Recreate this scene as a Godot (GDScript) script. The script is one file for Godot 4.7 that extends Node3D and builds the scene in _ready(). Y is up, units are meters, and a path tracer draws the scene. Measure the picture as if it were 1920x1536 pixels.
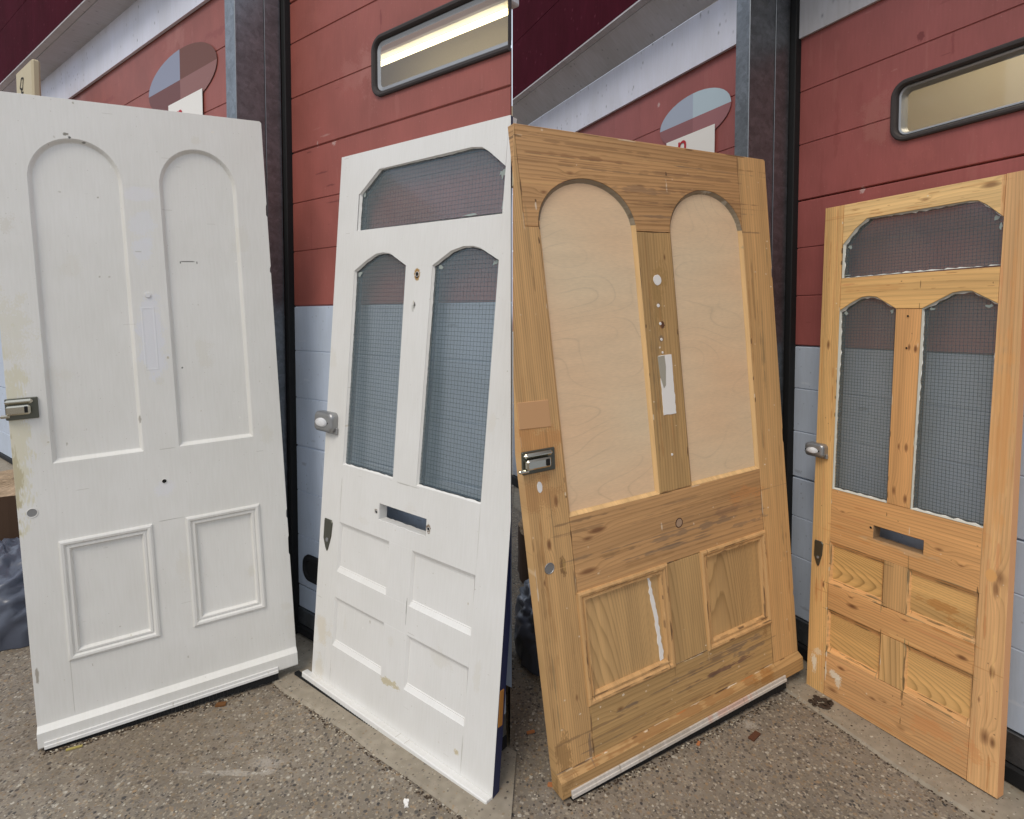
extends Node3D
# Two bays of a workshop front: painted doors in the first bay, stripped doors in the second.

var rng := RandomNumberGenerator.new()
var na := FastNoiseLite.new()
var nb := FastNoiseLite.new()
var nc := FastNoiseLite.new()
var mats := {}
const YAW1 := -38.5
const YAW2 := -65.0
const BASE1 := Vector3(-0.978, 0, -2.668)
const BASE2 := Vector3(1.1862, 0, -2.5551)

# ---------------------------------------------------------------- helpers
func begin() -> SurfaceTool:
	var st := SurfaceTool.new()
	st.begin(Mesh.PRIMITIVE_TRIANGLES)
	return st

func tri(st: SurfaceTool, a: Vector3, b: Vector3, c: Vector3, n: Vector3, ua := Vector2.ZERO, ub := Vector2.ZERO, uc := Vector2.ZERO) -> void:
	if (b - a).cross(c - a).dot(n) > 0.0:
		var t := b
		b = c
		c = t
		var u := ub
		ub = uc
		uc = u
	st.set_normal(n)
	st.set_uv(ua)
	st.add_vertex(a)
	st.set_normal(n)
	st.set_uv(ub)
	st.add_vertex(b)
	st.set_normal(n)
	st.set_uv(uc)
	st.add_vertex(c)

func quad(st: SurfaceTool, a: Vector3, b: Vector3, c: Vector3, d: Vector3, n: Vector3, ua := Vector2.ZERO, ub := Vector2.ZERO, uc := Vector2.ZERO, ud := Vector2.ZERO) -> void:
	tri(st, a, b, c, n, ua, ub, uc)
	tri(st, a, c, d, n, ua, uc, ud)

func put(st: SurfaceTool, called: String, m: Material, parent: Node = null) -> MeshInstance3D:
	var o := MeshInstance3D.new()
	o.name = called
	o.mesh = st.commit()
	o.material_override = m
	o.cast_shadow = GeometryInstance3D.SHADOW_CASTING_SETTING_ON
	(parent if parent else self).add_child(o, true)
	return o

func tag(o: Node, label: String, category: String, group := "") -> Node:
	o.set_meta("label", label)
	o.set_meta("category", category)
	o.set_meta("kind", "thing")
	if group != "":
		o.set_meta("group", group)
	return o

func base(called: String, at: Vector3, yaw := 0.0) -> Node3D:
	var o := Node3D.new()
	o.name = called
	add_child(o, true)
	o.position = at
	o.rotation_degrees.y = yaw
	return o

func structure(o: Node) -> Node:
	o.set_meta("kind", "structure")
	return o

func mat(c: Color, rough := 0.8, metal := 0.0, tex: Texture2D = null) -> StandardMaterial3D:
	var m := StandardMaterial3D.new()
	m.albedo_color = c
	m.roughness = rough
	m.metallic = metal
	if tex:
		m.albedo_texture = tex
	return m

# chamfered box; six faces plus chamfers
func bbox(st: SurfaceTool, c: Vector3, s: Vector3, bev := 0.002, uvs := 1.0) -> void:
	var h := s * 0.5
	bev = minf(bev, minf(h.x, minf(h.y, h.z)) * 0.9)
	for ax in 3:
		var u := (ax + 1) % 3
		var w := (ax + 2) % 3
		for sg in [-1.0, 1.0]:
			var n := Vector3.ZERO
			n[ax] = sg
			var p := []
			for q in [[-1, -1], [1, -1], [1, 1], [-1, 1]]:
				var v := Vector3.ZERO
				v[ax] = sg * h[ax]
				v[u] = q[0] * (h[u] - bev)
				v[w] = q[1] * (h[w] - bev)
				p.append(c + v)
			var uv := []
			for v in p:
				uv.append(Vector2(v[u], v[w]) * uvs)
			quad(st, p[0], p[1], p[2], p[3], n, uv[0], uv[1], uv[2], uv[3])
			# chamfer toward +u and -u and w
			for t in [-1.0, 1.0]:
				if bev > 0.0:
					var a1 := Vector3.ZERO
					a1[ax] = sg * h[ax]
					a1[u] = t * (h[u] - bev)
					var b1 := Vector3.ZERO
					b1[ax] = sg * (h[ax] - bev)
					b1[u] = t * h[u]
					var l := Vector3.ZERO
					l[w] = h[w] - bev
					var nn := Vector3.ZERO
					nn[ax] = sg
					nn[u] = t
					quad(st, c + a1 - l, c + b1 - l, c + b1 + l, c + a1 + l, nn.normalized())
	if bev > 0.0:
		for sx in [-1.0, 1.0]:
			for sy in [-1.0, 1.0]:
				for sz in [-1.0, 1.0]:
					var k := Vector3(sx, sy, sz)
					tri(st, c + k * (h - Vector3(0, bev, bev)), c + k * (h - Vector3(bev, 0, bev)), c + k * (h - Vector3(bev, bev, 0)), k.normalized())

func lathe(st: SurfaceTool, at: Vector3, prof: Array, seg := 20, sx := 1.0, sy := 1.0) -> void:
	# prof: [radius, z] pairs, turned about the z axis
	for i in prof.size() - 1:
		var r0: float = prof[i][0]
		var z0: float = prof[i][1]
		var r1: float = prof[i + 1][0]
		var z1: float = prof[i + 1][1]
		var pn := Vector2(-(z1 - z0), r1 - r0)   # radial, axial
		if pn.length() < 1e-7:
			continue
		pn = -pn.normalized() if pn.y < 0.0 or (absf(pn.y) < 1e-6 and pn.x < 0.0) else pn.normalized()
		for k in seg:
			var a := TAU * k / seg
			var b := TAU * (k + 1) / seg
			var ca := Vector3(cos(a) * sx, sin(a) * sy, 0)
			var cb := Vector3(cos(b) * sx, sin(b) * sy, 0)
			var n := (((ca + cb) * 0.5).normalized() * pn.x + Vector3(0, 0, pn.y)).normalized()
			quad(st, at + ca * r0 + Vector3(0, 0, z0), at + cb * r0 + Vector3(0, 0, z0), at + cb * r1 + Vector3(0, 0, z1), at + ca * r1 + Vector3(0, 0, z1), n)

func ccw(p: PackedVector2Array) -> PackedVector2Array:
	var a := 0.0
	for i in p.size():
		a += p[i].cross(p[(i + 1) % p.size()])
	if a < 0.0:
		p = p.duplicate()
		p.reverse()
	return p

# move every edge of a counter-clockwise outline inward by its own distance
func inset(p: PackedVector2Array, d: float, wt := []) -> PackedVector2Array:
	var n := p.size()
	var out := PackedVector2Array()
	for i in n:
		var p0 := p[(i + n - 1) % n]
		var p1 := p[i]
		var p2 := p[(i + 1) % n]
		var e0 := (p1 - p0).normalized()
		var e1 := (p2 - p1).normalized()
		var n0 := Vector2(-e0.y, e0.x)
		var n1 := Vector2(-e1.y, e1.x)
		var d0: float = d * (wt[(i + n - 1) % n] if wt.size() else 1.0)
		var d1: float = d * (wt[i] if wt.size() else 1.0)
		var cr := e0.cross(e1)
		if absf(cr) < 0.02:
			out.append(p1 + n0 * d0)
		else:
			var a := p0 + n0 * d0
			var b := p1 + n1 * d1
			var t := (b - a).cross(e1) / cr
			out.append(a + e0 * t)
	return out

func pv(a: Array) -> PackedVector2Array:
	var p := PackedVector2Array()
	for i in range(0, a.size(), 2):
		p.append(Vector2(a[i], a[i + 1]))
	return ccw(p)

func rect(x0: float, y0: float, x1: float, y1: float) -> PackedVector2Array:
	return PackedVector2Array([Vector2(x0, y0), Vector2(x1, y0), Vector2(x1, y1), Vector2(x0, y1)])

# ---------------------------------------------------------------- door space
var dk := 0.0      # racking of the door at hand
var dw := 1.0
var dh := 1.0
func dp(p: Vector2, z: float) -> Vector3:
	return Vector3(p.x + dk * p.y, p.y, z)
func du(p: Vector2) -> Vector2:
	return Vector2(p.x / dw, 1.0 - p.y / dh)

func prism(st: SurfaceTool, poly: PackedVector2Array, z0: float, z1: float, cham := 0.001, back := PackedVector2Array(), side: SurfaceTool = null) -> void:
	var p := poly
	if back.is_empty():
		p = PackedVector2Array()
		for q in poly:
			if p.is_empty() or (p[p.size() - 1].distance_to(q) > 0.0012 and p[0].distance_to(q) > 0.0012):
				p.append(q)
	var bk := back if back.size() else p
	var inn := inset(p, cham) if cham > 0.0 else p
	if Geometry2D.triangulate_polygon(inn).is_empty():
		inn = p
	var ss := side if side else st
	var n := p.size()
	var idx := Geometry2D.triangulate_polygon(inn)
	for i in range(0, idx.size(), 3):
		tri(st, dp(inn[idx[i]], z1), dp(inn[idx[i + 1]], z1), dp(inn[idx[i + 2]], z1), Vector3(0, 0, 1), du(inn[idx[i]]), du(inn[idx[i + 1]]), du(inn[idx[i + 2]]))
		tri(ss, dp(bk[idx[i]], z0), dp(bk[idx[i + 1]], z0), dp(bk[idx[i + 2]], z0), Vector3(0, 0, -1), du(bk[idx[i]]), du(bk[idx[i + 1]]), du(bk[idx[i + 2]]))
	for i in n:
		var j := (i + 1) % n
		var e := (p[j] - p[i]).normalized()
		var nn := Vector3(e.y, -e.x, 0)
		if cham > 0.0:
			quad(st, dp(p[i], z1 - cham), dp(p[j], z1 - cham), dp(inn[j], z1), dp(inn[i], z1), (nn + Vector3(0, 0, 1)).normalized(), du(p[i]), du(p[j]), du(inn[j]), du(inn[i]))
		quad(ss, dp(bk[i], z0), dp(bk[j], z0), dp(p[j], z1 - cham), dp(p[i], z1 - cham), nn, du(p[i]), du(p[j]), du(p[j]), du(p[i]))

# rings from an outline inward: prof = [[inset, z], ...]
func loft(st: SurfaceTool, poly: PackedVector2Array, prof: Array, wt := [], cap := false) -> PackedVector2Array:
	var last := inset(poly, prof[0][0], wt)
	for k in prof.size() - 1:
		var nxt := inset(poly, prof[k + 1][0], wt)
		var t := Vector2(prof[k + 1][0] - prof[k][0], prof[k + 1][1] - prof[k][1])
		if t.length() < 1e-7:
			continue
		t = t.normalized()
		for i in poly.size():
			var j := (i + 1) % poly.size()
			var e := (poly[j] - poly[i]).normalized()
			var n2 := Vector2(-e.y, e.x)
			var n := Vector3(n2.x * -t.y, n2.y * -t.y, t.x).normalized()
			quad(st, dp(last[i], prof[k][1]), dp(last[j], prof[k][1]), dp(nxt[j], prof[k + 1][1]), dp(nxt[i], prof[k + 1][1]), n, du(last[i]), du(last[j]), du(nxt[j]), du(nxt[i]))
		last = nxt
	if cap:
		flat(st, last, prof[prof.size() - 1][1])
	return last

func flat(st: SurfaceTool, p: PackedVector2Array, z: float, up := 1.0) -> void:
	var idx := Geometry2D.triangulate_polygon(p)
	for i in range(0, idx.size(), 3):
		tri(st, dp(p[idx[i]], z), dp(p[idx[i + 1]], z), dp(p[idx[i + 2]], z), Vector3(0, 0, up), du(p[idx[i]]), du(p[idx[i + 1]]), du(p[idx[i + 2]]))

func member(parent: Node, called: String, poly: PackedVector2Array, m: Material, cham := 0.001, z0 := -0.04, z1 := 0.0) -> MeshInstance3D:
	var st := begin()
	var q := ccw(poly)
	if cham > 0.0006:   # bare timber: the joints stand open by a millimetre or so
		var clean := PackedVector2Array()
		for v in q:
			if clean.is_empty() or (clean[clean.size() - 1].distance_to(v) > 0.0012 and clean[0].distance_to(v) > 0.0012):
				clean.append(v)
		q = inset(clean, 0.0011)
	prism(st, q, z0, z1, cham)
	return put(st, called, m, parent)

func arch(x0: float, x1: float, y0: float, ys: float, ya: float, seg := 22) -> PackedVector2Array:
	var p := PackedVector2Array([Vector2(x0, y0), Vector2(x1, y0)])
	for i in seg + 1:
		var a := PI * i / seg
		p.append(Vector2((x0 + x1) * 0.5 + cos(a) * (x1 - x0) * 0.5, ys + sin(a) * (ya - ys)))
	return p

func jag(p: PackedVector2Array, amp: float, step: float) -> PackedVector2Array:
	var out := PackedVector2Array()
	for i in p.size():
		var a := p[i]
		var b := p[(i + 1) % p.size()]
		var k := maxi(1, int((b - a).length() / step))
		var n := Vector2((a - b).y, (b - a).x).normalized()
		for j in k:
			out.append(a.lerp(b, float(j) / k) + n * rng.randf_range(-amp, amp))
	return out

# ---------------------------------------------------------------- textures
func image_from(w: int, h: int, d: PackedByteArray) -> ImageTexture:
	var im := Image.create_from_data(w, h, false, Image.FORMAT_RGB8, d)
	im.generate_mipmaps()
	return ImageTexture.create_from_image(im)

# members: [x0, y0, x1, y1, across(0 = grain upright, 1 = grain lying), colour, rings per metre, contrast, seed, cathedral]
# knots: [x, y, radius, stretch, dark]   marks: [x, y, rx, ry, colour, strength, ragged]
func wood(w: int, h: int, wm: float, hm: float, members: Array, knots: Array, marks: Array) -> ImageTexture:
	var d := PackedByteArray()
	d.resize(w * h * 3)
	for m in members:
		var px0 := clampi(int(m[0] / wm * w), 0, w)
		var px1 := clampi(int(ceil(m[2] / wm * w)), 0, w)
		var py0 := clampi(int((hm - m[3]) / hm * h), 0, h)
		var py1 := clampi(int(ceil((hm - m[1]) / hm * h)), 0, h)
		var lying: bool = m[4] == 1
		var col: Color = m[5]
		var fr: float = m[6]
		var ct: float = m[7]
		var sd: float = m[8] * 31.7
		var cath: float = m[9]
		var mid: float = (m[1] + m[3]) * 0.5 if lying else (m[0] + m[2]) * 0.5
		var kn := []
		for k in knots:
			if k[0] > m[0] - 0.05 and k[0] < m[2] + 0.05 and k[1] > m[1] - 0.05 and k[1] < m[3] + 0.05:
				kn.append(k)
		for py in range(py0, py1):
			var y := hm - (py + 0.5) / h * hm
			for px in range(px0, px1):
				var x := (px + 0.5) / w * wm
				var c := y if lying else x
				var l := x if lying else y
				var n1 := na.get_noise_2d(c * 60.0 + sd, l * 7.0)
				var n2 := nb.get_noise_2d(c * 500.0, l * 18.0 + sd)
				var ring := c * fr + n1 * 3.0 + n2 * 0.18
				if cath > 0.0:
					var q := (c - mid) * 14.0
					ring += q * q * cath + l * cath * 5.0
				var dark := 0.0
				for k in kn:
					var dx: float = (x - k[0]) / k[2]
					var dy: float = (y - k[1]) / k[2]
					if lying:
						dx /= k[3] * 1.5
						dy *= 1.25
					else:
						dy /= k[3] * 1.5
						dx *= 1.25
					var q2 := dx * dx + dy * dy
					if q2 < 30.0:
						ring += 1.3 * exp(-q2 * 0.30)
						if q2 < 3.0:
							dark = maxf(dark, 0.72 * k[4] * clampf(1.15 - sqrt(q2) * 1.1 + n2 * 0.6, 0.0, 1.0))
				var t := ring - floorf(ring)
				t = t * t * t * t * (1.0 if t < 0.9 else (1.0 - t) / 0.1)
				var g := 1.0 - ct * t + 0.07 * n2 + (0.01 + 0.25 * ct) * n1 + 0.05 * nb.get_noise_2d(c * 130.0 + sd, l * 5.0) + 0.05 * nc.get_noise_2d(c * 2600.0, l * 45.0 + sd)
				var r := col.r * g
				var gg := col.g * g * (1.0 - 0.10 * ct * t)
				var b := col.b * g * (1.0 - 0.35 * ct * t)
				if dark > 0.0:
					r = lerpf(r, 0.30, dark)
					gg = lerpf(gg, 0.16, dark)
					b = lerpf(b, 0.08, dark)
				var i := (py * w + px) * 3
				d[i] = clampi(int(r * 255.0), 0, 255)
				d[i + 1] = clampi(int(gg * 255.0), 0, 255)
				d[i + 2] = clampi(int(b * 255.0), 0, 255)
	stamp(d, w, h, wm, hm, marks)
	return image_from(w, h, d)

func stamp(d: PackedByteArray, w: int, h: int, wm: float, hm: float, marks: Array) -> void:
	for k in marks:
		var cx: float = k[0]
		var cy: float = k[1]
		var rx: float = k[2]
		var ry: float = k[3]
		var c: Color = k[4]
		var s: float = k[5]
		var rag: float = k[6]
		for py in range(maxi(0, int((hm - cy - ry * 1.6) / hm * h)), mini(h, int((hm - cy + ry * 1.6) / hm * h) + 2)):
			var y := hm - (py + 0.5) / h * hm
			for px in range(maxi(0, int((cx - rx * 1.6) / wm * w)), mini(w, int((cx + rx * 1.6) / wm * w) + 2)):
				var x := (px + 0.5) / w * wm
				var q := Vector2((x - cx) / rx, (y - cy) / ry).length()
				q += rag * (nb.get_noise_2d(x * 260.0, y * 260.0) * 0.9 + nc.get_noise_2d(x * 1400.0 / maxf(1.0, rx / ry), y * 1400.0 / maxf(1.0, ry / rx)) * 0.7)
				var a := clampf((1.0 - q) * 4.0, 0.0, 1.0) * s
				if a > 0.0:
					var i := (py * w + px) * 3
					d[i] = int(lerpf(d[i], c.r * 255.0, a))
					d[i + 1] = int(lerpf(d[i + 1], c.g * 255.0, a))
					d[i + 2] = int(lerpf(d[i + 2], c.b * 255.0, a))

func paintwork(w: int, h: int, wm: float, hm: float, col: Color, grain: float, blotch: float, specks: int, speck_col: Color, marks: Array) -> ImageTexture:
	var d := PackedByteArray()
	d.resize(w * h * 3)
	for py in h:
		var y := hm - (py + 0.5) / h * hm
		for px in w:
			var x := (px + 0.5) / w * wm
			var n := blotch * na.get_noise_2d(x * 30.0, y * 30.0) + blotch * 0.6 * nb.get_noise_2d(x * 130.0, y * 90.0) + grain * nc.get_noise_2d(x * 900.0, y * 70.0)
			var i := (py * w + px) * 3
			d[i] = clampi(int(col.r * (1.0 + n) * 255.0), 0, 255)
			d[i + 1] = clampi(int(col.g * (1.0 + n * 1.05) * 255.0), 0, 255)
			d[i + 2] = clampi(int(col.b * (1.0 + n * 1.25) * 255.0), 0, 255)
	for k in specks:
		var i := (rng.randi_range(0, h - 1) * w + rng.randi_range(0, w - 1)) * 3
		var a := rng.randf_range(0.15, 0.7)
		for q in 3:
			d[i + q] = int(lerpf(d[i + q], speck_col[q] * 255.0, a))
	stamp(d, w, h, wm, hm, marks)
	return image_from(w, h, d)

# aggregate concrete: a mottled matrix strewn with stones; returns [colour, height]
func aggregate(px: int, metres: float, col: Color, stones: int, big: float, marks: Array, mottle := 0.10) -> Array:
	var lo := 256
	var im := Image.create(lo, lo, false, Image.FORMAT_RGB8)
	for y in lo:
		for x in lo:
			var n := mottle * na.get_noise_2d(x * metres * 7.0 / lo * 4.0, y * metres * 7.0 / lo * 4.0) + mottle * 0.9 * nb.get_noise_2d(x * 3.1, y * 3.1)
			im.set_pixel(x, y, Color(col.r * (1 + n), col.g * (1 + n * 1.05), col.b * (1 + n * 1.15)))
	im.resize(px, px, Image.INTERPOLATE_CUBIC)
	var hm := Image.create(px, px, false, Image.FORMAT_RGB8)
	hm.fill(Color(0.45, 0.45, 0.45))
	var pal := [Color(0.36, 0.31, 0.26), Color(0.50, 0.45, 0.38), Color(0.62, 0.57, 0.49), Color(0.68, 0.63, 0.55), Color(0.54, 0.46, 0.36), Color(0.28, 0.25, 0.23), Color(0.76, 0.73, 0.67), Color(0.46, 0.43, 0.40), Color(0.60, 0.50, 0.38), Color(0.21, 0.20, 0.20)]
	var unit := px / metres
	for k in stones:
		var r := rng.randf()
		var s: float = lerpf(0.0022, big, r * r * r) * unit
		var x := rng.randf() * px
		var y := rng.randf() * px
		var c: Color = pal[rng.randi_range(0, pal.size() - 1)]
		c = c.lerp(col, rng.randf_range(0.10, 0.72))
		var a := maxi(1, int(round(s * rng.randf_range(0.8, 1.5))))
		var b := maxi(1, int(round(s * rng.randf_range(0.7, 1.2))))
		im.fill_rect(Rect2i(int(x), int(y), a, b), c)
		if a > 2:
			im.fill_rect(Rect2i(int(x) + 1, int(y) - 1, a - 2, b + 2), c)
			hm.fill_rect(Rect2i(int(x), int(y), a, b), Color.from_hsv(0, 0, rng.randf_range(0.35, 0.75)))
	var d := im.get_data()
	stamp(d, px, px, metres, metres, marks)
	hm.bump_map_to_normal_map(2.0)
	var ht := ImageTexture.create_from_image(hm)
	return [image_from(px, px, d), ht]

func scuffs(wm: float, hm: float, n: int, rx: float, ry: float, cols: Array, strength: float, sd: int) -> Array:
	var r2 := RandomNumberGenerator.new()
	r2.seed = sd
	var out := []
	for i in n:
		out.append([r2.randf() * wm, r2.randf() * hm, rx * r2.randf_range(0.2, 1.0), ry * r2.randf_range(0.2, 1.0), cols[i % cols.size()], strength * r2.randf_range(0.4, 1.0), 0.9])
	return out

# rotary-cut plywood: thin wandering contour lines on a pale face
func plywood(w: int, h: int, wm: float, hm: float, y0: float, col: Color) -> ImageTexture:
	var d := PackedByteArray()
	d.resize(w * h * 3)
	for py in h:
		var y := hm - (py + 0.5) / h * hm
		if y < y0:
			break
		for px in w:
			var x := (px + 0.5) / w * wm
			var v := na.get_noise_2d(x * 24.0, y * 66.0) * 4.0 + nb.get_noise_2d(x * 9.0, y * 30.0) * 3.0 + y * 9.0
			var t := absf(v - floorf(v) - 0.5) * 2.0
			t = pow(t, 14.0) * clampf(0.5 + 1.2 * na.get_noise_2d(x * 55.0 + 90.0, y * 55.0), 0.0, 1.0)
			var soft := na.get_noise_2d(x * 26.0 + 300.0, y * 44.0)
			var g := 1.0 - 0.07 * t + 0.022 * nb.get_noise_2d(x * 60.0, y * 420.0) + 0.025 * nc.get_noise_2d(x * 260.0, y * 1500.0)
			var i := (py * w + px) * 3
			d[i] = clampi(int(col.r * g * (1.0 + 0.015 * soft) * 255.0), 0, 255)
			d[i + 1] = clampi(int(col.g * g * (1.0 - 0.03 * soft) * 255.0), 0, 255)
			d[i + 2] = clampi(int(col.b * g * (1.0 - 0.06 * soft) * 255.0), 0, 255)
	return image_from(w, h, d)

func edge_grime(rects: Array, cols: Array, sd: int) -> Array:
	var r2 := RandomNumberGenerator.new()
	r2.seed = sd
	var out := []
	for r in rects:
		for i in 26:
			var t := r2.randf()
			var a := r2.randf_range(0.008, 0.05)
			var b := r2.randf_range(0.0008, 0.0022)
			var c: Color = cols[r2.randi_range(0, cols.size() - 1)]
			var k := r2.randf_range(0.4, 0.85)
			if i % 2 == 0:
				out.append([lerpf(r[0], r[2], t), (r[1] if i % 4 == 0 else r[3]) + r2.randf_range(-0.003, 0.003), a, b, c, k, 0.6])
			else:
				out.append([(r[0] if i % 4 == 1 else r[2]) + r2.randf_range(-0.003, 0.003), lerpf(r[1], r[3], t), b, a, c, k, 0.6])
	return out

func galvanised(col: Color, amp: float, seedy: int) -> ImageTexture:
	var w := 256
	var f := FastNoiseLite.new()
	f.noise_type = FastNoiseLite.TYPE_CELLULAR
	f.cellular_return_type = FastNoiseLite.RETURN_CELL_VALUE
	f.frequency = 0.09
	f.domain_warp_enabled = true
	f.domain_warp_amplitude = 14.0
	f.seed = seedy
	var d := PackedByteArray()
	d.resize(w * w * 3)
	for y in w:
		for x in w:
			var n := 1.0 + amp * f.get_noise_2d(x, y) + amp * 0.8 * na.get_noise_2d(x * 0.5, y * 0.2) + amp * 0.7 * nc.get_noise_2d(x * 3.0, y * 3.0)
			var i := (y * w + x) * 3
			for q in 3:
				d[i + q] = clampi(int(col[q] * n * 255.0), 0, 255)
	return image_from(w, w, d)

# ---------------------------------------------------------------- set-up
func _ready() -> void:
	rng.seed = 20417
	for n in [[na, 11, 0.05], [nb, 23, 0.05], [nc, 37, 0.12]]:
		n[0].seed = n[1]
		n[0].frequency = n[2]
		n[0].noise_type = FastNoiseLite.TYPE_SIMPLEX_SMOOTH
		n[0].fractal_type = FastNoiseLite.FRACTAL_FBM
		n[0].fractal_octaves = 2

	var cam := Camera3D.new()
	cam.name = "camera"
	cam.projection = Camera3D.PROJECTION_FRUSTUM
	cam.near = 0.05
	cam.far = 200.0
	cam.size = 1536.0 / 1115.0 * cam.near
	cam.frustum_offset = Vector2(0.0, -125.0 / 1115.0 * cam.near)
	cam.position = Vector3(0, 1.45, 0)
	cam.rotation_degrees.x = -2.39
	add_child(cam)
	cam.current = true

	var env := Environment.new()
	env.background_mode = Environment.BG_SKY
	var sky := Sky.new()
	var sm := ProceduralSkyMaterial.new()
	sm.sky_top_color = Color(0.80, 0.84, 0.90)
	sm.sky_horizon_color = Color(0.70, 0.73, 0.77)
	sm.sky_curve = 0.2
	sm.ground_bottom_color = Color(0.35, 0.33, 0.30)
	sm.ground_horizon_color = Color(0.55, 0.55, 0.54)
	sm.sun_angle_max = 1.0
	sky.sky_material = sm
	env.sky = sky
	env.tonemap_mode = Environment.TONE_MAPPER_LINEAR
	env.tonemap_exposure = 1.45
	env.sdfgi_enabled = true
	env.ssao_enabled = true
	env.ssil_enabled = true
	var we := WorldEnvironment.new()
	we.name = "world_environment"
	we.environment = env
	add_child(we)

	var sun := DirectionalLight3D.new()
	sun.name = "sun"
	sun.light_energy = 0.36
	sun.light_angular_distance = 25.0
	sun.light_color = Color(1.0, 0.97, 0.93)
	sun.shadow_enabled = true
	sun.rotation_degrees = Vector3(-50, -26, 0)
	add_child(sun)

	make_materials()
	build_ground()
	build_bay_one()
	build_bay_two()
	build_door_a()
	build_door_b()
	build_door_c()
	build_door_d()
	build_clutter()

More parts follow.
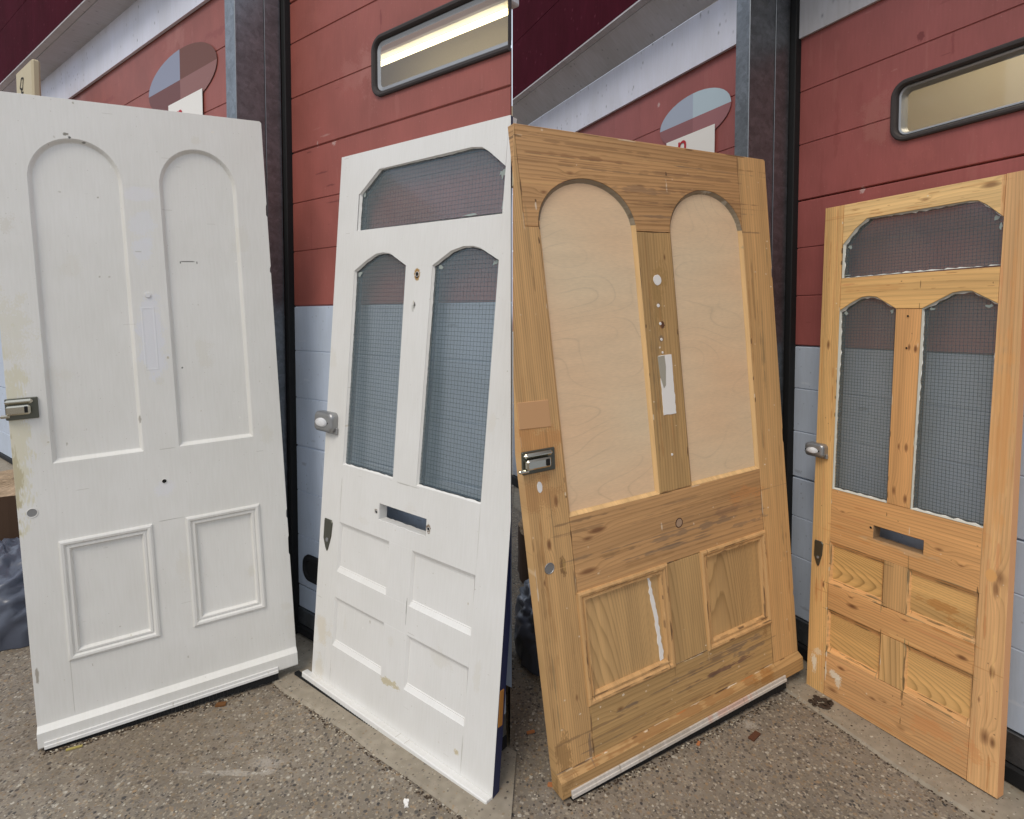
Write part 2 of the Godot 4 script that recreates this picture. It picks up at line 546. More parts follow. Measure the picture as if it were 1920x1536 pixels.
func make_materials() -> void:
	var wht := Color(0.82, 0.80, 0.78)
	mats.red1 = mat(Color(1, 1, 1), 0.55, 0.0, paintwork(640, 640, 1.6, 1.7, Color(0.595, 0.325, 0.285), 0.03, 0.07, 900, Color(0.75, 0.55, 0.5), [
		[0.30, 0.88, 0.006, 0.020, wht, 0.5, 0.5], [0.42, 0.87, 0.016, 0.012, wht, 0.5, 0.7], [0.36, 0.91, 0.05, 0.003, wht, 0.3, 0.6], [0.24, 0.86, 0.03, 0.003, Color(0.35, 0.15, 0.13), 0.5, 0.4],
		[0.55, 1.12, 0.10, 0.06, Color(0.65, 0.41, 0.37), 0.5, 0.9], [0.66, 1.1, 0.05, 0.10, Color(0.66, 0.43, 0.39), 0.5, 0.9], [1.1, 1.0, 0.16, 0.02, Color(0.5, 0.22, 0.2), 0.4, 0.8],
		[0.40, 0.70, 0.04, 0.004, Color(0.36, 0.15, 0.14), 0.5, 0.6], [0.33, 0.76, 0.05, 0.003, Color(0.36, 0.15, 0.14), 0.5, 0.6], [0.42, 0.63, 0.05, 0.004, Color(0.36, 0.15, 0.14), 0.5, 0.6],
		[0.72, 1.28, 0.006, 0.05, Color(0.42, 0.15, 0.14), 0.4, 0.7], [0.25, 1.25, 0.12, 0.16, Color(0.62, 0.36, 0.32), 0.35, 1.0]] + scuffs(1.6, 1.7, 44, 0.012, 0.16, [Color(0.65, 0.40, 0.36), Color(0.53, 0.26, 0.225), Color(0.62, 0.35, 0.30)], 0.4, 81) + scuffs(1.6, 1.7, 50, 0.03, 0.0025, [Color(0.42, 0.20, 0.17), Color(0.70, 0.50, 0.46)], 0.6, 82)))
	mats.red2 = mat(Color(1, 1, 1), 0.55, 0.0, paintwork(640, 640, 1.6, 1.7, Color(0.61, 0.335, 0.315), 0.03, 0.06, 700, Color(0.75, 0.55, 0.5), [
		[0.42, 0.73, 0.010, 0.014, wht, 0.6, 0.7], [0.5, 0.98, 0.10, 0.08, Color(0.66, 0.43, 0.39), 0.5, 0.9], [0.62, 1.22, 0.012, 0.016, Color(0.4, 0.15, 0.14), 0.6, 0.6],
		[0.86, 1.3, 0.14, 0.006, Color(0.45, 0.2, 0.19), 0.4, 0.8], [0.6, 0.9, 0.06, 0.12, Color(0.66, 0.37, 0.34), 0.4, 1.0], [0.72, 1.15, 0.006, 0.04, Color(0.45, 0.18, 0.17), 0.4, 0.6]] + scuffs(1.6, 1.7, 44, 0.012, 0.16, [Color(0.66, 0.41, 0.38), Color(0.54, 0.27, 0.25), Color(0.63, 0.36, 0.33)], 0.4, 83) + scuffs(1.6, 1.7, 50, 0.03, 0.0025, [Color(0.43, 0.20, 0.18), Color(0.70, 0.50, 0.47)], 0.6, 84)))
	mats.blue = mat(Color(1, 1, 1), 0.5, 0.0, paintwork(384, 384, 1.6, 1.5, Color(0.735, 0.775, 0.83), 0.02, 0.035, 500, Color(0.45, 0.47, 0.5), [
		[0.21, 0.2, 0.05, 0.004, Color(0.5, 0.52, 0.56), 0.4, 0.6], [0.3, 0.1, 0.2, 0.05, Color(0.6, 0.63, 0.66), 0.4, 1.0]] + scuffs(1.6, 1.5, 40, 0.03, 0.006, [Color(0.55, 0.57, 0.60), Color(0.82, 0.84, 0.87)], 0.5, 52) + scuffs(1.6, 1.5, 26, 0.004, 0.08, [Color(0.62, 0.65, 0.68)], 0.4, 53)))
	mats.white_a = mat(Color(1, 1, 1), 0.5, 0.0, paintwork(480, 1240, 0.833, 2.165, Color(0.872, 0.863, 0.838), 0.013, 0.018, 260, Color(0.55, 0.52, 0.46), [
		[0.0, 1.05, 0.05, 0.26, Color(0.835, 0.81, 0.70), 0.7, 0.8], [0.0, 0.92, 0.016, 0.12, Color(0.70, 0.65, 0.50), 0.6, 0.9], [0.02, 1.40, 0.06, 0.12, Color(0.845, 0.825, 0.75), 0.5, 0.9],
		[0.415, 1.36, 0.045, 0.17, Color(0.86, 0.86, 0.875), 0.8, 0.4], [0.41, 1.66, 0.03, 0.05, Color(0.87, 0.87, 0.88), 0.7, 0.6], [0.41, 1.75, 0.04, 0.06, Color(0.87, 0.87, 0.88), 0.6, 0.6], [0.415, 1.86, 0.05, 0.03, Color(0.875, 0.87, 0.875), 0.7, 0.3],
		[0.215, 2.048, 0.010, 0.005, Color(0.45, 0.43, 0.38), 0.8, 0.6], [0.225, 2.038, 0.004, 0.004, Color(0.2, 0.2, 0.18), 0.8, 0.4], [0.262, 2.026, 0.005, 0.002, Color(0.3, 0.3, 0.27), 0.7, 0.4],
		[0.42, 0.80, 0.03, 0.03, Color(0.88, 0.875, 0.88), 0.7, 0.5], [0.55, 1.6255, 0.028, 0.0016, Color(0.35, 0.34, 0.32), 0.8, 0.2], [0.524, 1.622, 0.002, 0.004, Color(0.35, 0.34, 0.32), 0.8, 0.2], [0.578, 1.621, 0.002, 0.005, Color(0.4, 0.39, 0.36), 0.8, 0.2],
		[0.66, 2.105, 0.008, 0.006, Color(0.90, 0.88, 0.84), 1.0, 0.4], [0.505, 1.235, 0.003, 0.003, Color(0.3, 0.3, 0.28), 0.8, 0.3],
		[0.425, 0.683, 0.055, 0.0016, Color(0.52, 0.50, 0.46), 0.7, 0.6], [0.42, 0.945, 0.055, 0.0012, Color(0.62, 0.60, 0.56), 0.6, 0.6], [0.103, 0.17, 0.0012, 0.10, Color(0.66, 0.64, 0.60), 0.5, 0.5],
		[0.36, 1.06, 0.004, 0.02, Color(0.5, 0.48, 0.44), 0.6, 0.7], [0.04, 1.75, 0.02, 0.03, Color(0.83, 0.81, 0.76), 0.5, 0.9], [0.012, 0.24, 0.004, 0.03, Color(0.5, 0.46, 0.4), 0.6, 0.7]] + scuffs(0.833, 2.165, 46, 0.004, 0.006, [Color(0.62, 0.59, 0.53), Color(0.94, 0.93, 0.90), Color(0.70, 0.66, 0.57)], 0.8, 61) + scuffs(0.833, 2.165, 26, 0.035, 0.06, [Color(0.84, 0.82, 0.765), Color(0.89, 0.88, 0.855)], 0.5, 62) + scuffs(0.833, 2.165, 26, 0.02, 0.0012, [Color(0.66, 0.64, 0.59)], 0.6, 63)))
	mats.white_b = mat(Color(1, 1, 1), 0.42, 0.0, paintwork(540, 1170, 0.956, 2.072, Color(0.882, 0.875, 0.857), 0.012, 0.016, 220, Color(0.6, 0.57, 0.5), [
		[0.479, 1.604, 0.014, 0.022, Color(0.62, 0.46, 0.22), 0.9, 0.4], [0.48, 1.60, 0.007, 0.010, Color(0.12, 0.09, 0.06), 1.0, 0.5], [0.475, 1.494, 0.006, 0.010, Color(0.15, 0.13, 0.12), 0.9, 0.7], [0.47, 1.49, 0.009, 0.014, Color(0.70, 0.69, 0.66), 0.6, 0.8],
		[0.338, 0.748, 0.009, 0.009, Color(0.30, 0.22, 0.12), 0.9, 0.5], [0.613, 0.755, 0.010, 0.016, Color(0.35, 0.26, 0.18), 0.8, 0.7],
		[0.47, 0.172, 0.045, 0.012, Color(0.76, 0.71, 0.58), 0.8, 0.9], [0.80, 0.085, 0.012, 0.012, Color(0.76, 0.70, 0.56), 0.8, 0.6], [0.06, 0.22, 0.04, 0.05, Color(0.84, 0.80, 0.72), 0.6, 0.9], [0.05, 0.06, 0.03, 0.05, Color(0.84, 0.81, 0.74), 0.5, 0.9],
		[0.122, 0.09, 0.0012, 0.08, Color(0.66, 0.64, 0.60), 0.6, 0.4], [0.823, 0.09, 0.0012, 0.09, Color(0.66, 0.64, 0.60), 0.6, 0.4], [0.124, 0.76, 0.0012, 0.10, Color(0.70, 0.68, 0.64), 0.6, 0.4], [0.835, 0.78, 0.0012, 0.10, Color(0.70, 0.68, 0.64), 0.6, 0.4], [0.53, 0.45, 0.0016, 0.05, Color(0.4, 0.39, 0.36), 0.6, 0.7],
		[0.48, 0.875, 0.06, 0.0015, Color(0.6, 0.58, 0.54), 0.6, 0.7]] + scuffs(0.956, 2.072, 46, 0.004, 0.006, [Color(0.66, 0.63, 0.57), Color(0.95, 0.94, 0.92), Color(0.74, 0.70, 0.62)], 0.8, 71) + scuffs(0.956, 2.072, 24, 0.04, 0.05, [Color(0.85, 0.83, 0.785), Color(0.90, 0.89, 0.87)], 0.5, 72) + scuffs(0.956, 2.072, 30, 0.02, 0.0012, [Color(0.68, 0.66, 0.61)], 0.6, 73)))
	mats.navy = mat(Color(0.085, 0.13, 0.27), 0.5)
	mats.rubber = mat(Color(0.045, 0.045, 0.05), 0.75)
	mats.frame = mat(Color(0.23, 0.205, 0.20), 0.75)
	mats.alu = mat(Color(0.85, 0.85, 0.85), 0.45, 0.0)
	mats.chrome = mat(Color(0.78, 0.76, 0.70), 0.2, 1.0)
	mats.zinc = mat(Color(0.62, 0.62, 0.62), 0.42, 0.75)
	mats.pewter = mat(Color(0.40, 0.40, 0.36), 0.4, 0.85)
	mats.dark = mat(Color(0.06, 0.055, 0.05), 0.9)
	mats.putty = mat(Color(0.80, 0.79, 0.74), 0.9)
	mats.flake = mat(Color(0.60, 0.63, 0.61), 0.9)
	mats.filler = mat(Color(0.93, 0.92, 0.90), 0.9)
	mats.wire = mat(Color(0.21, 0.27, 0.30), 0.6, 0.0)
	var g := StandardMaterial3D.new()
	g.transparency = BaseMaterial3D.TRANSPARENCY_ALPHA
	g.albedo_color = Color(0.52, 0.60, 0.62, 0.18)
	g.roughness = 0.12
	g.metallic_specular = 0.5
	mats.glass = g
	var g2 := StandardMaterial3D.new()
	g2.transparency = BaseMaterial3D.TRANSPARENCY_ALPHA
	g2.albedo_color = Color(0.75, 0.75, 0.72, 0.12)
	g2.roughness = 0.05
	mats.pane = g2
	mats.galvanised = mat(Color(1, 1, 1), 0.42, 0.9, galvanised(Color(0.50, 0.515, 0.53), 0.11, 5))
	mats.galvanised.uv1_scale = Vector3(2.5, 2.5, 1)
	mats.lintel = mat(Color(1, 1, 1), 0.6, 0.0, paintwork(384, 256, 3.0, 2.0, Color(0.86, 0.865, 0.91), 0.02, 0.04, 700, Color(0.4, 0.4, 0.42), []))
	mats.soffit = mat(Color(1, 1, 1), 0.7, 0.0, paintwork(384, 256, 3.0, 2.0, Color(0.74, 0.73, 0.74), 0.04, 0.05, 700, Color(0.4, 0.4, 0.42), []))
	mats.maroon = mat(Color(1, 1, 1), 0.95, 0.0, paintwork(256, 256, 3.0, 2.0, Color(0.275, 0.095, 0.14), 0.05, 0.08, 400, Color(0.45, 0.25, 0.3), []))
	mats.maroon.metallic_specular = 0.15
	mats.beige = mat(Color(0.76, 0.73, 0.64), 0.9)
	mats.cream = mat(Color(0.77, 0.72, 0.60), 0.7)
	mats.brick = mat(Color(0.45, 0.40, 0.38), 0.9)
	var ag := aggregate(2048, 4.0, Color(0.50, 0.46, 0.405), 450000, 0.0085, [
		[2.0 - 1.02 + 0.12, 4.0 - 2.16, 0.16, 0.012, Color(0.74, 0.71, 0.67), 0.5, 1.0], [2.0 - 0.80, 4.0 - 2.12, 0.05, 0.03, Color(0.72, 0.69, 0.65), 0.45, 1.0],
		[2.0 - 1.35, 4.0 - 2.0, 0.5, 0.22, Color(0.42, 0.36, 0.285), 0.3, 1.0], [2.0 - 0.75, 4.0 - 1.72, 0.3, 0.10, Color(0.43, 0.375, 0.31), 0.25, 1.0], [2.0 + 0.74, 4.0 - 1.80, 0.10, 0.015, Color(0.74, 0.72, 0.68), 0.5, 1.0], [2.0 + 0.85, 4.0 - 1.93, 0.03, 0.02, Color(0.74, 0.72, 0.68), 0.5, 1.0], [2.0 - 0.52, 4.0 - 1.85, 0.07, 0.05, Color(0.62, 0.6, 0.57), 0.4, 1.0]])
	mats.ground = mat(Color(1, 1, 1), 0.9, 0.0, ag[0])
	mats.ground.normal_enabled = true
	mats.ground.normal_texture = ag[1]
	mats.ground.normal_scale = 0.4
	var ap := aggregate(1024, 2.0, Color(0.58, 0.54, 0.475), 26000, 0.006, [
		[0.5, 1.2, 0.2, 0.08, Color(0.62, 0.57, 0.49), 0.5, 1.0], [1.4, 0.6, 0.25, 0.06, Color(0.50, 0.46, 0.40), 0.5, 1.0], [1.1, 1.6, 0.12, 0.1, Color(0.64, 0.60, 0.53), 0.5, 1.0]], 0.09)
	mats.apron = mat(Color(1, 1, 1), 0.9, 0.0, ap[0])
	mats.apron.normal_enabled = true
	mats.apron.normal_texture = ap[1]
	mats.apron.normal_scale = 0.3
	mats.tarp = mat(Color(0.33, 0.35, 0.40), 0.3)
	mats.bark = mat(Color(0.30, 0.22, 0.16), 0.95)
	mats.soil = mat(Color(0.25, 0.20, 0.155), 1.0)
	mats.chip = mat(Color(0.72, 0.46, 0.28), 0.9)
	mats.straw = mat(Color(0.66, 0.60, 0.34), 0.9)
	mats.brown_wood = mat(Color(0.33, 0.24, 0.16), 0.95)

# ---------------------------------------------------------------- ground
func build_ground() -> void:
	var st := begin()
	var s := 60.0
	quad(st, Vector3(-s, 0, -s), Vector3(s, 0, -s), Vector3(s, 0, s), Vector3(-s, 0, s), Vector3.UP,
		Vector2(-s + 2.0, -s) / 4.0, Vector2(s + 2.0, -s) / 4.0, Vector2(s + 2.0, s) / 4.0, Vector2(-s + 2.0, s) / 4.0)
	structure(put(st, "ground", mats.ground))
	# smooth concrete apron strips along the shutters, a finger's width above the yard
	for bay in 2:
		var b := BASE1 if bay == 0 else BASE2
		var yaw := deg_to_rad(YAW1 if bay == 0 else YAW2)
		var e := Vector3(cos(yaw), 0, -sin(yaw))
		var n := Vector3(sin(yaw), 0, cos(yaw))
		var wide := 0.265 if bay == 0 else 0.243
		var sa := []
		for off in [wide, wide - 0.008, 0.0]:
			sa.append((-6.0 if bay == 0 else (0.004 - b.x - n.x * off) / e.x))
		var sb := []
		for off in [wide, wide - 0.008, 0.0]:
			sb.append(((-0.004 - b.x - n.x * off) / e.x) if bay == 0 else 5.0)
		var q := begin()
		var ys := [0.001, 0.010, 0.010]
		var offs := [wide, wide - 0.008, -0.03]
		for i in 2:
			var steps := 40
			for k in steps:
				var pts := []
				var uvs := []
				for cc in [[i, k], [i, k + 1], [i + 1, k + 1], [i + 1, k]]:
					var t: float = float(cc[1]) / steps
					var s1: float = lerpf(sa[cc[0]], sb[cc[0]], t)
					var o: float = offs[cc[0]] + (0.006 * sin(s1 * 23.0) + 0.004 * sin(s1 * 61.0) if cc[0] < 2 else 0.0)
					pts.append(b + e * s1 + n * o + Vector3(0, ys[cc[0]], 0))
					uvs.append(Vector2(s1, o) / 2.0)
				quad(q, pts[0], pts[1], pts[2], pts[3], Vector3.UP if i == 1 else (n + Vector3.UP).normalized(), uvs[0], uvs[1], uvs[2], uvs[3])
		structure(put(q, "pavement", mats.apron))

# ---------------------------------------------------------------- shutters and facade
# one section of a sectional door: pressed sheet with ribs; hole = [s0, h0, s1, h1]
func section(parent: Node, s0: float, s1: float, h0: float, h1: float, ribs: Array, m: Material, hole := [], org := Vector2.ZERO, deep := 0.016, called := "section") -> MeshInstance3D:
	var st := begin()
	var prof := [[h0 + 0.003, -deep], [h0 + 0.003, -0.003], [h0 + 0.006, 0.0]]
	for r in ribs:
		prof.append([r - 0.005, 0.0])
		prof.append([r - 0.002, -0.0035])
		prof.append([r + 0.001, -0.0035])
		prof.append([r + 0.002, 0.0])
	prof.append([h1 - 0.006, 0.0])
	prof.append([h1 - 0.003, -0.003])
	prof.append([h1 - 0.003, -deep])
	var cuts := prof.duplicate()
	if hole.size():
		cuts = []
		for i in prof.size() - 1:
			cuts.append(prof[i])
			for hh in [hole[1], hole[3]]:
				if prof[i][0] < hh and prof[i + 1][0] > hh:
					cuts.append([hh, lerpf(prof[i][1], prof[i + 1][1], (hh - prof[i][0]) / (prof[i + 1][0] - prof[i][0]))])
		cuts.append(prof[prof.size() - 1])
	for i in cuts.size() - 1:
		var a: Array = cuts[i]
		var b: Array = cuts[i + 1]
		var n := Vector3(0, -(b[1] - a[1]), b[0] - a[0]).normalized()
		var spans := [[s0, s1]]
		if hole.size() and (a[0] + b[0]) * 0.5 > hole[1] and (a[0] + b[0]) * 0.5 < hole[3]:
			spans = [[s0, hole[0]]]
			if hole[2] < s1 - 0.001:
				spans.append([hole[2], s1])
		for sp in spans:
			var uv := func(s, h): return Vector2((s - org.x) / 1.6, 1.0 - (h - org.y) / 1.7)
			quad(st, Vector3(sp[0], a[0], a[1]), Vector3(sp[1], a[0], a[1]), Vector3(sp[1], b[0], b[1]), Vector3(sp[0], b[0], b[1]), n, uv.call(sp[0], a[0]), uv.call(sp[1], a[0]), uv.call(sp[1], b[0]), uv.call(sp[0], b[0]))
	# back sheet
	for r in ([[s0, h0, s1, h1]] if hole.is_empty() else [[s0, h0, s1, hole[1]], [s0, hole[3], s1, h1], [s0, hole[1], hole[0], hole[3]], [hole[2], hole[1], s1, hole[3]]]):
		if r[2] - r[0] > 0.002:
			quad(st, Vector3(r[0], r[1], -deep), Vector3(r[2], r[1], -deep), Vector3(r[2], r[3], -deep), Vector3(r[0], r[3], -deep), Vector3(0, 0, -1))
	return put(st, called, m, parent)

func round_rect(x0: float, y0: float, x1: float, y1: float, r: float, square_right := false) -> PackedVector2Array:
	var p := PackedVector2Array()
	for c in [[x0 + r, y0 + r, PI], [x1 - r, y0 + r, PI * 1.5], [x1 - r, y1 - r, 0.0], [x0 + r, y1 - r, PI * 0.5]]:
		if square_right and c[0] == x1 - r:
			p.append(Vector2(x1, y0 if c[1] == y0 + r else y1))
		else:
			for i in 9:
				var a: float = c[2] + PI * 0.5 * i / 8.0
				p.append(Vector2(c[0] + cos(a) * r, c[1] + sin(a) * r))
	return p

func shutter_window(parent: Node, x0: float, y0: float, x1: float, y1: float, square_right: bool) -> void:
	dk = 0.0
	var p := round_rect(x0, y0, x1, y1, 0.055, square_right)
	var wt := []
	for i in p.size():
		var e := p[(i + 1) % p.size()] - p[i]
		wt.append(0.02 if square_right and absf(e.x) < 1e-5 and p[i].x > x1 - 0.01 else 1.0)
	var win := Node3D.new()
	win.name = "window"
	parent.add_child(win, true)
	var st := begin()
	loft(st, p, [[0.0, -0.002], [0.001, 0.010], [0.006, 0.013], [0.014, 0.012], [0.018, 0.006], [0.020, -0.005]], wt)
	put(st, "frame", mats.frame, win)
	st = begin()
	loft(st, p, [[0.020, -0.005], [0.024, -0.002], [0.030, -0.004], [0.036, -0.006 if square_right else -0.022], [0.038, -0.0065 if square_right else -0.030]], wt)
	put(st, "inner_frame", mats.zinc, win)
	st = begin()
	flat(st, inset(p, 0.036, wt), -0.0055 if square_right else -0.020)
	put(st, "pane", mats.pane, win)

# lintel, sloping board and canopy boards; ends cut on the line between the bays
func lintel_mesh(b: Vector3, yaw_deg: float, prof: Array, s0: float, s1: float, clip_low: bool, clip_high: bool, m: Material, called: String, parent: Node) -> MeshInstance3D:
	var yaw := deg_to_rad(yaw_deg)
	var ex := cos(yaw)
	var nx := sin(yaw)
	var st := begin()
	var rows := []
	for p in prof:   # [height, off]
		var a := s0
		var c := s1
		if clip_low:
			a = maxf(s0, (0.004 - b.x - nx * p[1]) / ex)
		if clip_high:
			c = minf(s1, (-0.004 - b.x - nx * p[1]) / ex)
		rows.append([Vector3(a, p[0], p[1]), Vector3(c, p[0], p[1])])
	for i in rows.size():
		var j := (i + 1) % rows.size()
		var dv := Vector2(prof[j][1] - prof[i][1], prof[j][0] - prof[i][0])
		var n := Vector3(0, -dv.x, dv.y).normalized()
		quad(st, rows[i][0], rows[i][1], rows[j][1], rows[j][0], n, Vector2(rows[i][0].x, prof[i][0] + prof[i][1]) / 3.0, Vector2(rows[i][1].x, prof[i][0] + prof[i][1]) / 3.0, Vector2(rows[j][1].x, prof[j][0] + prof[j][1]) / 3.0, Vector2(rows[j][0].x, prof[j][0] + prof[j][1]) / 3.0)
	for side in 2:
		var c := Vector3.ZERO
		for r in rows:
			c += r[side] / rows.size()
		for i in rows.size():
			var j := (i + 1) % rows.size()
			tri(st, rows[i][side], rows[j][side], c, Vector3(-1 if side == 0 else 1, 0, 0))
	return put(st, called, m, parent)

func steel_post(called: String, b: Vector3, yaw: float, s0: float, s1: float, depth: float, top: float, label: String) -> Node3D:
	var o := base(called, b, yaw)
	tag(o, label, "post", "steel posts between the shutters")
	var st := begin()
	bbox(st, Vector3((s0 + s1) * 0.5, top * 0.5 + 0.01, depth - 0.006), Vector3(s1 - s0, top, 0.012), 0.002)
	put(st, "flange", mats.galvanised, o)
	st = begin()
	bbox(st, Vector3(s1 - 0.007, top * 0.5 + 0.01, depth * 0.72), Vector3(0.012, top, depth * 0.52), 0.001)
	put(st, "web", mats.galvanised, o)
	st = begin()
	bbox(st, Vector3(s1 - 0.004, top * 0.5 + 0.01, depth * 0.30), Vector3(0.012, top, depth * 0.31), 0.001)
	put(st, "guide_plate", mats.galvanised, o)
	st = begin()
	bbox(st, Vector3(s1 + 0.010, top * 0.5 + 0.01, depth * 0.06 - 0.006), Vector3(0.034, top, depth * 0.13 + 0.012), 0.003)
	put(st, "rubber_seal", mats.rubber, o)
	st = begin()
	bbox(st, Vector3(s0 + 0.006, top * 0.5 + 0.01, depth * 0.5), Vector3(0.012, top, depth - 0.03), 0.001)
	put(st, "back_flange", mats.galvanised, o)
	return o

func room(called: String, plan: Array, ceiling: float) -> void:
	# plan: counter-clockwise list of Vector2(x, z); first edge is the shutter side and stays open
	var st := begin()
	for i in range(1, plan.size()):
		var a: Vector2 = plan[i]
		var b: Vector2 = plan[(i + 1) % plan.size()]
		var m := (a + b) * 0.5
		var c := Vector2.ZERO
		for q in plan:
			c += q / plan.size()
		var e := (b - a).normalized()
		var n := Vector2(-e.y, e.x)
		if n.dot(c - m) < 0.0:
			n = -n
		var th := -n * 0.006
		quad(st, Vector3(a.x, 0, a.y), Vector3(b.x, 0, b.y), Vector3(b.x, ceiling, b.y), Vector3(a.x, ceiling, a.y), Vector3(n.x, 0, n.y))
		a += th
		b += th
		quad(st, Vector3(a.x, 0, a.y), Vector3(b.x, 0, b.y), Vector3(b.x, ceiling + 0.05, b.y), Vector3(a.x, ceiling + 0.05, a.y), Vector3(-n.x, 0, -n.y))
	structure(put(st, called + "_wall", mats.beige))
	st = begin()
	var pp := PackedVector2Array(plan)
	var idx := Geometry2D.triangulate_polygon(pp)
	for i in range(0, idx.size(), 3):
		var v := []
		for k in 3:
			v.append(Vector3(pp[idx[i + k]].x, 0, pp[idx[i + k]].y))
		tri(st, v[0] + Vector3.UP * ceiling, v[1] + Vector3.UP * ceiling, v[2] + Vector3.UP * ceiling, Vector3.DOWN)
		tri(st, v[0] + Vector3.UP * (ceiling + 0.05), v[1] + Vector3.UP * (ceiling + 0.05), v[2] + Vector3.UP * (ceiling + 0.05), Vector3.UP)
	structure(put(st, called + "_ceiling", mats.beige))

func tube_lamp(at: Vector3, along: Vector3, label: String, energy: float) -> void:
	var o := base("strip_light", at)
	tag(o, label, "lamp", "fluorescent strip lights inside the workshop")
	var ln := along.length()
	var yaw := atan2(-along.z, along.x)
	o.rotation.y = yaw
	var st := begin()
	bbox(st, Vector3(0, 0.045, 0), Vector3(ln + 0.06, 0.05, 0.07), 0.006)
	put(st, "batten", mats.alu, o)
	st = begin()
	var seg := 12
	for k in seg:
		var a := TAU * k / seg
		var b := TAU * (k + 1) / seg
		var n := Vector3(0, sin((a + b) * 0.5), cos((a + b) * 0.5))
		quad(st, Vector3(-ln / 2, sin(a) * 0.011, cos(a) * 0.011), Vector3(ln / 2, sin(a) * 0.011, cos(a) * 0.011), Vector3(ln / 2, sin(b) * 0.011, cos(b) * 0.011), Vector3(-ln / 2, sin(b) * 0.011, cos(b) * 0.011), n)
	var em := mat(Color(1, 0.97, 0.85), 0.5)
	em.emission_enabled = true
	em.emission = Color(1.0, 0.95, 0.76)
	em.emission_energy_multiplier = 2.2
	put(st, "tube", em, o)
	for f in [-0.33, 0.0, 0.33]:
		var l := OmniLight3D.new()
		l.name = "tube_glow"
		l.light_energy = energy
		l.light_color = Color(1.0, 0.95, 0.84)
		l.omni_range = 12.0
		l.omni_attenuation = 2.0
		l.light_size = 0.2
		l.shadow_enabled = true
		l.position = Vector3(f * ln, -0.05, 0)
		o.add_child(l, true)

